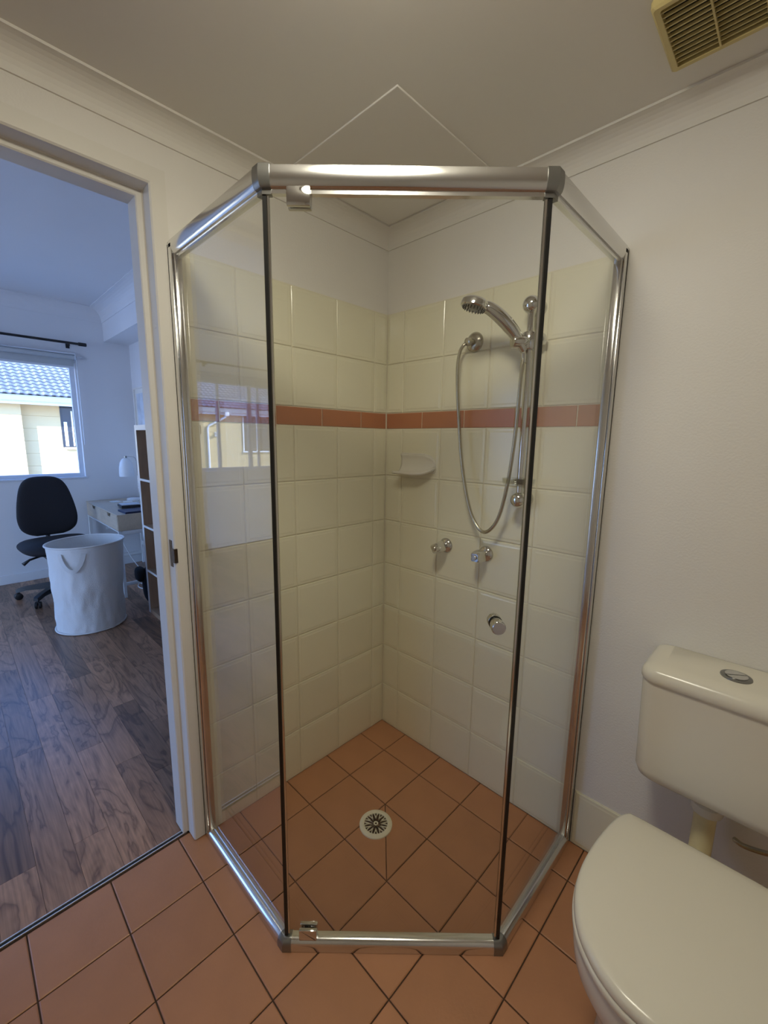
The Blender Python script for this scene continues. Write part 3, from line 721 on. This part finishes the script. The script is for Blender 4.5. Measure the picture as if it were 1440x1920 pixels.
t = thing('toilet', (TX, -.45, 0), 'white toilet with its lid closed', 'toilet')
half = [(-.245, 0), (-.245, .075), (-.246, .128), (-.252, .143), (-.285, .158), (-.35, .170), (-.43, .1765), (-.50, .174), (-.56, .160), (-.61, .134), (-.648, .094), (-.670, .048), (-.676, 0)]
sp = spline([Vector((h, yv, 0)) for yv, h in half], 5)
outl = [(p.x, p.y) for p in sp] + [(-p.x, p.y) for p in sp[-2:0:-1]]
CY = -.45
def orng(s, z, dy=0, sy=None, off=0):
    sy = s if sy is None else sy
    return [Vector((TX+x*s, CY+(yv-CY)*sy+dy, z)) for x, yv in outl]
lidr = [orng(.2, .4415), orng(.6, .4410), orng(.86, .4390), orng(.94, .4370), orng(.972, .4330), orng(.985, .4270), orng(.990, .4200), orng(.985, .4165), orng(.93, .4160)]
obj('lid', loft(NB(), lidr), 'plastic', t, True, 60)
seat = [orng(.93, .4155), orng(.985, .4150), orng(.998, .4110), orng(1.0, .4040), orng(.992, .3985), orng(.93, .3975)]
obj('seat', loft(NB(), seat), 'plastic', t, True, 60)
bowl = [orng(.90, .3965), orng(.965, .3955), orng(.975, .388), orng(.972, .362), orng(.955, .335), orng(.86, .27, .015), orng(.72, .18, .035), orng(.66, .08, .045), orng(.68, .02, .045), orng(.69, .0005, .045)]
obj('bowl', loft(NB(), bowl), 'ceramic', t, True, 60)
nk = [[Vector((TX+a, yy, z)) for a, z in ((-.085*s, .06), (.085*s, .06), (.09*s, .2), (.07*s, .30), (-.07*s, .30), (-.09*s, .2))] for yy, s in ((-.34, 1), (-.20, .8), (-.185, .7))]
obj('inlet_neck', loft(NB(), nk), 'ceramic', t, True, 60)
for s in (-1, 1): obj('hinge', tube(NB(), [(TX+s*.075-.02, -.252, .400), (TX+s*.075+.02, -.252, .400)], .010, 14), 'plastic', t, True, 40)

# ------------------------------------------------------------------ ceiling fittings
t = thing('exhaust_vent', (1.15, -.245, CZ), 'yellowed plastic exhaust fan grille on the ceiling above the toilet', 'vent')
VX0, VX1, VY0, VY1, VZ = 1.004, 1.290, -.343, -.151, CZ-.016
def vr(i, z, c=.004): return [Vector((x, yy, z)) for x, yy in ((VX0+i+c, VY0+i), (VX1-i-c, VY0+i), (VX1-i, VY0+i+c), (VX1-i, VY1-i-c), (VX1-i-c, VY1-i), (VX0+i+c, VY1-i), (VX0+i, VY1-i-c), (VX0+i, VY0+i+c))]
obj('frame', loft(NB(), [vr(0, CZ), vr(0, VZ+.004), vr(.004, VZ), vr(.0125, VZ), vr(.0135, VZ+.001, .001), vr(.0135, CZ-.001, .001)], False, False), 'vent', t, True, 30)
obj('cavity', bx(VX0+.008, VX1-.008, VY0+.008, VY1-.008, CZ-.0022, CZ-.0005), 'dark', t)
sl_ = bx(-(VX1-VX0)/2+.0135, (VX1-VX0)/2-.0135, -.0009, .0009, -.003, .003)
me = bpy.data.meshes.new('slat'); sl_.to_mesh(me); sl_.free(); me.materials.append(M['vent'])
for k in range(12): inst('slat', me, ((VX0+VX1)/2, VY0+.0215+k*.0131, VZ+.0042), t)
for x in (1.0905, 1.165, 1.235): obj('divider', bx(x-.0016, x+.0016, VY0+.0135, VY1-.0135, VZ-.0005, VZ+.006), 'vent', t)
t = thing('ceiling_hatch', (.3, -.3, CZ), 'flat square ceiling access panel over the shower', 'access panel')
obj('panel', bx(.078, .533, -.531, -.078, CZ-.005, CZ, .0015), 'ceil', t)
# round oyster ceiling light in front of the shower, just out of frame
LX, LY = 0.89, -0.98
t = thing('ceiling_light', (LX, LY, CZ), 'round opal oyster light on the ceiling above the frame', 'light')
obj('bezel', lathe(NB(), [(.150, 0), (.172, 0), (.172, -.012), (.164, -.022), (.150, -.022)], 48, Matrix.Translation((LX, LY, CZ)), True), 'plastic', t, True, 40)
obj('diffuser', lathe(NB(), [(.150, -.012), (.150, -.026), (.140, -.042), (.115, -.058), (.08, -.068), (.04, -.073), (0, -.074)], 48, Matrix.Translation((LX, LY, CZ))), emit('opal_diffuser', (1, .94, .765, 1), LAMP), t, True)

# ------------------------------------------------------------------ bedroom furniture
# office chair
CH = Vector((-3.09, -.78, 0)); CA = math.radians(4)     # facing direction, measured from +x
fx = Vector((math.cos(CA), math.sin(CA), 0)); fy = Vector((-fx.y, fx.x, 0))
def cp(f_, s_, z): return CH + fx*f_ + fy*s_ + Vector((0, 0, z))
t = thing('office_chair', CH, 'black fabric office chair on castors below the window', 'chair')
hwp = [(0, .09), (.04, .145), (.13, .192), (.28, .210), (.45, .205), (.65, .188), (.82, .165), (.93, .132), (.985, .085), (1.0, .03)]
o2 = [(h, v*.50) for v, h in hwp]; o2 = [(p.x, p.y) for p in spline([Vector((a, b, 0)) for a, b in o2], 3)]
ol = o2 + [(-a, b) for a, b in o2[::-1]]
obj('backrest', pillow(NB(), ol, .085, lambda a, b, h: cp(-.215-.05*(b-.2)/.3+.55*a*a+h, a, .505+b)), 'fabric', t, True)
so2 = [(.255*math.copysign(abs(math.cos(a))**.55, math.cos(a)), .24*math.copysign(abs(math.sin(a))**.55, math.sin(a))) for a in [2*PI*k/40 for k in range(40)]]
obj('seat', pillow(NB(), so2, .11, lambda a, b, h: cp(b+.03, a, .455+h-.5*max(0, b-.12)**1.5)), 'fabric', t, True)
obj('underframe', bx(-.12, .12, -.10, .10, .35, .40, .01, mx=Matrix.Translation(CH) @ Matrix.Rotation(CA, 4, 'Z')), 'bplastic', t)
obj('back_bar', tube(NB(), spline([cp(-.10, 0, .375), cp(-.26, 0, .385), cp(-.275, 0, .46), cp(-.262, 0, .62)], 5), .016, 8), 'bplastic', t, True)
lv = obj('lever', tube(NB(), [cp(.05, -.10, .385), cp(.06, -.20, .365), cp(.065, -.245, .335)], [.008, .009, .016], 8), 'bplastic', t, True)
obj('gas_lift', lathe(NB(), [(0, .10), (.03, .10), (.03, .24), (.018, .245), (.018, .36), (0, .36)], 16, Matrix.Translation(CH)), 'bplastic', t, True, 40)
lwheel = NB()
for k in range(5):
    a = math.radians(-41+72*k) ; d = Vector((math.cos(a), math.sin(a), 0)); n = Vector((-d.y, d.x, 0))
    rings = []
    for r_, zt, zb, wd in ((.0, .125, .075, .035), (.10, .122, .080, .030), (.24, .108, .078, .024), (.295, .096, .066, .022), (.312, .088, .066, .018)):
        rings.append([CH+d*r_+n*wd*sx+Vector((0, 0, z)) for sx, z in ((-1, zb), (1, zb), (.8, zt), (-.8, zt))])
    lg = obj('base_leg', loft(NB(), rings), 'bplastic', t, True, 40)
    wh = NB(); c = CH+d*.30+n*.006
    for s in (-1, 1):
        ax = (Matrix.Rotation(.5, 3, 'Z') @ n)*s
        lathe(wh, [(0, .004), (.024, .004), (.0275, .007), (.0275, .018), (.020, .023), (0, .024)], 18, aim((c.x, c.y, .0285), ax))
    tube(wh, [(c.x, c.y, .028), (c.x, c.y, .075)], .011, 8)
    obj('castor', wh, 'bplastic', lg, True, 40)

# laundry bag
BG = Vector((-2.27, -.725, 0))
t = thing('laundry_bag', BG, 'round white fabric laundry basket with loop handle near the chair', 'laundry basket')
def bagr(a, z):
    r = .211 + .022*(z/.61)**1.5 + .004*math.sin(2*a+1) - .004*math.sin(PI*z/.6)
    k = 1-abs(z-.3)/.32
    r += .010*max(0, k)*noise.noise(Vector((math.cos(a)*3.0, math.sin(a)*3.0, z*5)))*1.6
    r += .006*noise.noise(Vector((math.cos(a)*8, math.sin(a)*8, z*16+4)))*(1-z/.62)*1.6
    return r
g = NB(); NA, NZ = 96, 36; rings = []
for j in range(NZ+1):
    z = .003+.607*j/NZ
    rings.append([Vector((BG.x+.010*(1-j/NZ)+bagr(2*PI*k/NA, z)*math.cos(2*PI*k/NA), BG.y-.012*(1-j/NZ)+bagr(2*PI*k/NA, z)*math.sin(2*PI*k/NA), z)) for k in range(NA)])
inner = [[Vector((BG.x+(p.x-BG.x)*.975, BG.y+(p.y-BG.y)*.975, max(.010, p.z))) for p in r] for r in rings[::-1]]
obj('body', loft(g, rings+inner), 'canvas', t, True, 60)
obj('rim', tube(NB(), [Vector((BG.x+.2345*math.cos(2*PI*k/64), BG.y+.2345*math.sin(2*PI*k/64), .612+.004*math.sin(2*PI*k/64+1))) for k in range(65)], .006, 8, False), 'canvas', t, True)
obj('base_hem', tube(NB(), [Vector((BG.x+.010+.2135*math.cos(2*PI*k/64), BG.y-.012+.2135*math.sin(2*PI*k/64), .008)) for k in range(65)], .0055, 8, False), 'canvas', t, True)
def strap(a0, a1):
    g = NB(); pts = []
    A0, A1 = a0, a1
    for k in range(25):
        s = k/24; a = A0+(A1-A0)*s; z = .575-.115*math.sin(PI*s)**.7; off = .2365+.008*math.sin(PI*s)
        pts.append((a, z, off))
    rg = []
    for i, (a, z, off) in enumerate(pts):
        d = Vector((math.cos(a), math.sin(a), 0)); p = pts[max(0, i-1)]; q = pts[min(24, i+1)]
        tv = Vector((q[0]-p[0])*.22*Vector((1, 0)) + Vector((0, q[1]-p[1]))).normalized(); nv = Vector((-tv.y, tv.x))
        tan = Vector((-math.sin(a), math.cos(a), 0))
        def P_(w, o): return BG + d*(off+o) + tan*(nv.x*w) + Vector((0, 0, z+nv.y*w))
        rg.append([P_(-.013, 0), P_(.013, 0), P_(.013, .003), P_(-.013, .003)])
    return loft(g, rg)
obj('handle', strap(-.85, -.25), 'canvas', t, True, 40); obj('handle', strap(PI-.85, PI-.25), 'canvas', t, True, 40)

# desk
t = thing('desk', (-3.2, -.17, 0), 'light oak desk with two drawers on a white metal frame', 'desk')
dx0, dx1, dy0, dy1, dz = -3.72, -2.64, -.430, .055, .715
obj('top', bx(dx0, dx1, dy0, dy1, dz-.012, dz, .002), 'desktop', t)
sp_ = obj('side_panel', bx(dx1-.016, dx1-.002, dy0+.004, dy1, dz-.135, dz-.012), 'desktop', t)
obj('side_panel', bx(dx0+.002, dx0+.016, dy0+.004, dy1, dz-.135, dz-.012), 'desktop', t)
obj('back_panel', bx(dx0+.016, dx1-.016, dy1-.014, dy1, dz-.135, dz-.012), 'desktop', t)
obj('drawer_bottom', bx(dx0+.016, dx1-.016, dy0+.02, dy1-.014, dz-.135, dz-.129), 'desktop', t)
xm = (dx0+dx1)/2
for a, b in ((dx0+.018, xm-.002), (xm+.002, dx1-.018)):
    c = (a+b)/2+.02; z1 = dz-.014; z0 = dz-.133
    poly = [(a, z0), (b, z0), (b, z1), (c+.055, z1), (c+.035, z1-.028), (c-.035, z1-.028), (c-.055, z1), (a, z1)]
    d_ = obj('drawer', prism(NB(), poly, lambda u, v, d: Vector((u, d, v)), dy0+.002, dy0+.016), 'desktop', t)
    obj('finger_slot', bx(c-.056, c+.056, dy0+.0165, dy0+.018, z1-.030, z1), 'dark', d_)
fr_ = NB()
zf = dz-.137
for a, b, c, d in ((dx0, dx1, dy0+.002, dy0+.024), (dx0, dx1, dy1-.022, dy1)): box(fr_, a, b, c, d, zf-.008, zf)
obj('frame_rail', fr_, 'deskwhite', t)
for x in (dx0+.002, dx1-.026):
    for yy in (dy0+.004, dy1-.028): obj('leg', bx(x, x+.024, yy, yy+.024, 0, zf-.008, .002), 'deskwhite', t)
    obj('end_rail', bx(x, x+.024, dy0+.028, dy1-.028, zf-.034, zf-.001, .002), 'deskwhite', t)
    obj('stretcher', bx(x, x+.024, dy0+.028, dy1-.028, .105, .130, .002), 'deskwhite', t)
obj('back_stretcher', bx(dx0+.026, dx1-.026, dy1-.024, dy1-.008, .20, .245, .002), 'deskwhite', t)

# desk lamp
LB = Vector((-3.50, -.055, dz))
t = thing('desk_lamp', LB, 'white bell-shaped desk lamp with thin metal stem', 'lamp')
obj('base', lathe(NB(), [(0, 0), (.068, 0), (.070, .004), (.068, .020), (.062, .024), (0, .024)], 32, Matrix.Translation(LB)), 'lampw', t, True, 40)
ac = spline([LB+Vector((.0, .045, .02)), LB+Vector((.0, .045, .30)), LB+Vector((0, .043, .40)), LB+Vector((0, .020, .438)), LB+Vector((0, -.045, .443))], 8)
obj('stem', tube(NB(), ac, .0042, 8), 'chrome', t, True)
SC = LB+Vector((0, -.050, .245))
obj('shade', lathe(NB(), [(.066, 0), (.0665, .04), (.063, .09), (.054, .135), (.038, .168), (.018, .182), (.012, .184), (.012, .181), (.036, .164), (.051, .132), (.060, .09), (.0635, .04), (.063, 0)], 32, Matrix.Translation(SC), True), 'lampw', t, True, 60)
obj('cap', lathe(NB(), [(0, .180), (.014, .180), (.014, .203), (0, .205)], 16, Matrix.Translation(SC)), 'alud', t, True, 40)

# things on the desk
def rotbox(bmf, loc, rz, rx=0): return Matrix.Translation(Vector(loc)) @ Matrix.Rotation(rz, 4, 'Z') @ Matrix.Rotation(rx, 4, 'Y')
t = thing('laptop', (-2.78, -.20, dz), 'closed dark slim laptop on the desk edge', 'laptop')
obj('base', bx(-.09, .11, -.16, .13, 0, .009, .002, mx=rotbox(0, (-2.77, -.205, dz), .03)), 'navy', t)
obj('screen_lid', bx(-.09, .11, -.16, .13, .0095, .016, .002, mx=rotbox(0, (-2.77, -.205, dz), .03)), 'navy', t)
t = thing('keyboard', (-3.02, -.24, dz), 'small dark keyboard with pale keys lying on the desk', 'keyboard')
KM = rotbox(0, (-3.02, -.225, dz+.009), -.12, -.05)
obj('case', bx(-.13, .13, -.085, .085, .0, .022, .004, mx=KM), 'bplastic', t)
kk = NB()
for r_ in range(5):
    for c in range(6): box(kk, -.120+r_*.047, -.120+r_*.047+.033, -.076+c*.0245, -.076+c*.0245+.0235, .020, .0262, .001, mx=KM)
o = obj('keys', kk, 'key', t); o['kind'] = 'stuff'
o = tag(obj('note_pad', bx(-.05, .05, -.035, .035, 0, .006, .001, mx=rotbox(0, (-3.48, -.23, dz), .2)), 'paper'), 'small white note pad on the desk behind the keyboard', 'note pad', 'note pads on the desk')
o = tag(obj('note_pad', bx(-.04, .04, -.04, .04, 0, .005, .001, mx=rotbox(0, (-3.42, -.14, dz), -.2)), 'paper'), 'flat white note card between the lamp base and keyboard', 'note pad', 'note pads on the desk')
cr = NB(); bmesh.ops.create_icosphere(cr, subdivisions=3, radius=1)
for v in cr.verts:
    n = noise.noise(v.co*2.3)*.35; v.co = Vector((-3.12+v.co.x*.05*(1+n), -.085+v.co.y*.05*(1+n), dz+.001+max(0, .024+v.co.z*.034*(1+n*1.5))))
tag(obj('plastic_wrap', cr, 'acrylic'), 'crumpled clear plastic wrap beside the lamp base', 'plastic wrap')

# bookshelf
t = thing('bookshelf', (-1.8, -.17, 0), 'tall open bookshelf with white edges against the right bedroom wall', 'bookshelf')
sx0, sx1, sy0, sy1 = -2.20, -1.42, -.370, .02
for x in (sx0, sx1-.034):
    u = obj('side_panel', bx(x, x+.034, sy0+.001, sy1, 0.0, 1.400), 'shelfo', t); obj('edge_band', bx(x, x+.034, sy0-.001, sy0+.001, 0.0, 1.400), 'shelfw', u)
u = obj('top_board', bx(sx0, sx1, sy0+.001, sy1, 1.400, 1.436), 'shelfw', t); obj('edge_band', bx(sx0, sx1, sy0-.001, sy0+.001, 1.400, 1.436), 'shelfw', u)
u = obj('bottom_board', bx(sx0+.034, sx1-.034, sy0+.001, sy1, 0.0, .034), 'shelfo', t); obj('edge_band', bx(sx0+.034, sx1-.034, sy0-.001, sy0+.001, 0, .034), 'shelfo', u)
for z in (.352, .698, 1.050):
    u = obj('shelf', bx(sx0+.034, sx1-.034, sy0+.001, sy1-.01, z-.016, z), 'shelfo', t); obj('edge_band', bx(sx0+.034, sx1-.034, sy0-.001, sy0+.001, z-.016, z), 'shelfw', u)
obj('divider', bx(-1.818, -1.802, sy0+.001, sy1-.01, .034, 1.400), 'shelfo', t)
for k, (x, h) in enumerate(((-1.955, .285), (-1.905, .27), (-1.864, .285))):
    bb = thing('ring_binder', (x+.02, -.16, 1.05), ['dark navy ring binder on the top shelf, farthest from the doorway', 'dark navy ring binder in the middle of the top shelf', 'dark navy ring binder on the top shelf, nearest the doorway'][k], 'binder', 'binders on the shelf')
    obj('cover', bx(x, x+.042, -.335, -.06, 1.0502, 1.050+h, .003), 'navy', bb); obj('pages', bx(x+.004, x+.038, -.30, -.058, 1.053, 1.050+h-.006), 'paper', bb)
jr = thing('storage_jar', (-1.90, -.27, .698), 'small dark jar on the second shelf down', 'jar')
obj('body', lathe(NB(), [(0, 0), (.03, 0), (.033, .004), (.033, .07), (.026, .08), (.026, .086), (0, .086)], 20, Matrix.Translation((-1.90, -.27, .6982))), 'bplastic', jr, True, 40)
obj('cap', lathe(NB(), [(0, .084), (.029, .084), (.029, .102), (0, .103)], 20, Matrix.Translation((-1.90, -.27, .6982))), 'alud', jr, True, 40)

# black backpack between desk and bookshelf
t = thing('backpack', (-2.40, -.25, 0), 'black soft backpack slumped between desk and bookshelf', 'backpack')
bo = [(.115*math.copysign(abs(math.cos(a))**.6, math.cos(a)), .17+.17*math.copysign(abs(math.sin(a))**.75, math.sin(a))) for a in [2*PI*k/32 for k in range(32)]]
obj('body', pillow(NB(), bo, .19, lambda a, b, h: Vector((-2.345+h, -.245+a, b+.002+.01*math.sin(9*a)*b))), 'fabric', t, True)
po_ = [(.075*math.copysign(abs(math.cos(a))**.6, math.cos(a)), .26+.06*math.copysign(abs(math.sin(a))**.8, math.sin(a))) for a in [2*PI*k/24 for k in range(24)]]
obj('front_pocket', pillow(NB(), po_, .10, lambda a, b, h: Vector((-2.385+a*.9, -.362+h*.7, b))), 'fabric', t, True)
obj('grab_loop', tube(NB(), spline([(-2.37, -.29, .335), (-2.37, -.27, .375), (-2.36, -.23, .375), (-2.36, -.20, .335)], 6), .006, 8), 'fabric', t, True)

# power outlet and cable
t = thing('power_outlet', (XW, -.20, .30), 'white double power point low on the wall under the desk', 'power outlet')
obj('plate', bx(XW, XW+.009, -.27, -.15, .40, .475, .003), 'skirt', t)
for yy in (-.24, -.18):
    q = obj('plug', bx(XW+.009, XW+.035, yy-.016, yy+.016, .41, .445, .006), 'skirt', t)
    obj('switch', bx(XW+.009, XW+.012, yy-.006, yy+.006, .452, .466, .001), 'skirt', t)
cb = spline([(XW+.03, -.18, .41), (XW+.06, -.16, .30), (-3.55, -.12, .12), (-3.3, -.10, .012), (-3.05, -.18, .008), (-2.85, -.26, .008), (-2.72, -.20, .008), (-2.78, -.08, .008), (-3.0, -.05, .008), (-3.15, -.14, .010), (-2.95, -.22, .012), (-2.76, -.14, .012)], 10)
tag(obj('power_cable', tube(NB(), cb, .0045, 8), 'skirt', None, True), 'white cable looped on the floor under the desk', 'cable')

# framed picture on the right bedroom wall
t = thing('picture_frame', (-3.45, YR, 1.66), 'white framed blue print above the desk', 'picture')
px0, px1, pz0, pz1 = -3.665, -3.19, 1.40, 1.842
f2 = NB(); box(f2, px0, px0+.016, YR-.022, YR, pz0, pz1); box(f2, px1-.016, px1, YR-.022, YR, pz0, pz1); box(f2, px0+.016, px1-.016, YR-.022, YR, pz0, pz0+.016); box(f2, px0+.016, px1-.016, YR-.022, YR, pz1-.016, pz1)
obj('frame', f2, 'shelfw', t)
obj('mat_board', bx(px0+.016, px1-.016, YR-.010, YR-.002, pz0+.016, pz1-.016), 'paper', t)
obj('print', bx(px0+.06, px1-.06, YR-.0115, YR-.010, pz0+.06, pz1-.06), 'art', t)

# ------------------------------------------------------------------ outside: the neighbouring house
XN = -17.9
gnd = struct('ground', bx(-40, XW-.3, -30, 25, -.75, -.6), 'ground', 'concrete yard between the houses', 'ground')
t = thing('neighbour_house', (XN, -2, -.6), 'cream blockwork house with grey tiled roof outside the window', 'house')
ZE = 2.45          # underside of the gutter
YS = 0.62          # where the wall steps back
STEP = .34
HY0, HY1 = -17.0, 7.0
cache = {}
def course(x, y0, y1, z, h=.44):
    k = round(y1-y0, 3)
    if k not in cache:
        b_ = bx(-.10, 0, -(y1-y0)/2, (y1-y0)/2, .004, h-.004, .006, 1); me = bpy.data.meshes.new('block_course'); b_.to_mesh(me); b_.free(); me.materials.append(M['block']); cache[k] = me
    inst('block_course', cache[k], (x, (y0+y1)/2, z), t)
obj('wall_core', bx(XN-.6, XN-.012-STEP, HY0, HY1, -.6, ZE+.4), 'block', t)
obj('wall_core', bx(XN-.012-STEP, XN-.012, HY0, YS-.012, -.6, ZE+.02), 'block', t)
NW0, NW1, NZ0, NZ1 = 1.74, 3.3, .96, ZE+.0
for r in range(7):
    z = -.6+.44*r
    course(XN, HY0, -11.6, z); course(XN, -11.6, -9.0, z) if False else None
    if z+.44 > NZ0-.05 and z < NZ1:
        course(XN-STEP, YS, NW0, z); course(XN-STEP, NW1, HY1, z)
    else: course(XN-STEP, YS, HY1, z)
    course(XN, -11.6, YS, z)
nw = obj('window', bx(XN-STEP-.011, XN-STEP+.004, NW0, NW1, NZ0-.02, NZ1), 'extglass', t)
for k, (a, w_) in enumerate(((.08, .10), (.32, .05), (.46, .05), (.78, .16), (1.1, .12))):
    obj('curtain', bx(XN-STEP+.004, XN-STEP+.018, NW0+a, NW0+a+w_, NZ0+.02, NZ0+(.9 if k in (0, 3) else 1.3), .004), 'white_ext', nw)
obj('window_sill', bx(XN-STEP-.13, XN-STEP+.08, NW0+.05, NW1+.05, NZ0-.10, NZ0-.02, .01), 'white_ext', nw)
obj('window_edge', bx(XN-STEP+.004, XN-STEP+.03, NW0+.62, NW0+.60, NZ0, NZ1), 'gutter', nw)
# second window (mirrored in the shower glass)
n2 = obj('window', bx(XN, XN+.03, -11.9, -10.4, .75, ZE), 'extglass', t)
for yy in (-11.9, -11.15, -10.45): obj('window_bar', bx(XN+.03, XN+.05, yy, yy+.06, .75, ZE), 'white_ext', n2)
obj('window_sill', bx(XN, XN+.10, -11.95, -10.35, .68, .75, .01), 'white_ext', n2)
obj('soffit', bx(XN-.6, XN+.30, HY0, HY1, ZE+.02, ZE+.04), 'block', t)
obj('fascia', bx(XN+.28, XN+.31, HY0, HY1, ZE-.06, ZE+.10), 'white_ext', t)
gp = [(.31, ZE+.05), (.31, ZE+.24), (.325, ZE+.24), (.325, ZE+.06), (.42, ZE+.06), (.44, ZE+.20), (.43, ZE+.23), (.47, ZE+.23), (.455, ZE+.19), (.435, ZE+.045)]
obj('gutter', prism(NB(), gp, lambda a, b, d: Vector((XN+a, d, b)), HY0, HY1), 'gutter', t)
# roof tiles
RXs, RZs = XN+.36, ZE+.26; SL = math.radians(28)
PW, PL = .215, .285
def tile_verts(bm, off=Vector((0, 0, 0))):
    n = 8; T_ = []; Bt = []
    for k in range(n+1):
        u = k/n; wv = .016*math.sin(2*PI*u+.6)+(.012 if k == n else 0)
        T_.append((u*PW, wv))
    def P3(s, yv, h): return off+Vector((-s*math.cos(SL)-h*math.sin(SL)*0, yv, s*math.sin(SL)+h))
    lo = [bm.verts.new(P3(-.02, yv, h+.040)) for yv, h in T_]; hi = [bm.verts.new(P3(PL+.03, yv, h+.004)) for yv, h in T_]
    lb = [bm.verts.new(P3(-.02, yv, h+.006)) for yv, h in T_]
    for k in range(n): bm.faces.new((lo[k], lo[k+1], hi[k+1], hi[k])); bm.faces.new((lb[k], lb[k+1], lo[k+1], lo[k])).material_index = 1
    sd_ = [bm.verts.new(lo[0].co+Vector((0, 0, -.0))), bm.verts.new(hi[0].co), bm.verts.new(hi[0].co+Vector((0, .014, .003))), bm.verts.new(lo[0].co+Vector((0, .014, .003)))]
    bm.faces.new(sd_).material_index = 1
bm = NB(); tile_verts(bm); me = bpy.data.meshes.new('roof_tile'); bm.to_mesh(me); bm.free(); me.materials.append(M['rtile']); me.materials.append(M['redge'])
rest = NB(); NR = 22
for r in range(NR):
    for c in range(int((HY1-HY0)/PW)):
        y0 = HY0+c*PW; p0 = Vector((RXs-r*PL*math.cos(SL), y0, RZs+r*PL*math.sin(SL)))
        if -1.0 < y0 < 3.1 and r < 14: inst('roof_tile', me, p0, t)
        else: tile_verts(rest, p0)
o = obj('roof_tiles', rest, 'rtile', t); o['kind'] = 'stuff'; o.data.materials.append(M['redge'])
bk = NB(); box(bk, -.0, NR*PL, HY0, HY1, -.05, -.035)
for v in bk.verts: s, h = v.co.x, v.co.z; v.co = Vector((RXs-.04-s*math.cos(SL), v.co.y, RZs+s*math.sin(SL)+h))
obj('roof_deck', bk, 'dark', t)
# downpipe offset from gutter to wall, with a wall lamp beside it
dpz = NB(); box(dpz, XN+.30, XN+.46, -9.55, -9.37, ZE-.12, ZE+.06, .01)
tube(dpz, [(XN+.38, -9.46, ZE-.05), (XN+.36, -9.40, ZE-.16), (XN+.08, -8.75, ZE-.55), (XN+.06, -8.7, ZE-.70), (XN+.06, -8.7, -.6)], .05, 10)
obj('downpipe', dpz, 'white_ext', t, True, 40)
wl_ = thing('wall_lamp', (XN, -9.3, 1.2), 'white outdoor wall lamp on the sunlit cream wall', 'wall lamp')
obj('mount', bx(XN, XN+.06, -9.16, -9.02, 1.42, 1.62, .01), 'white_ext', wl_); obj('lamp_head', bx(XN+.06, XN+.20, -9.14, -9.04, 1.50, 1.60, .02), 'white_ext', wl_)
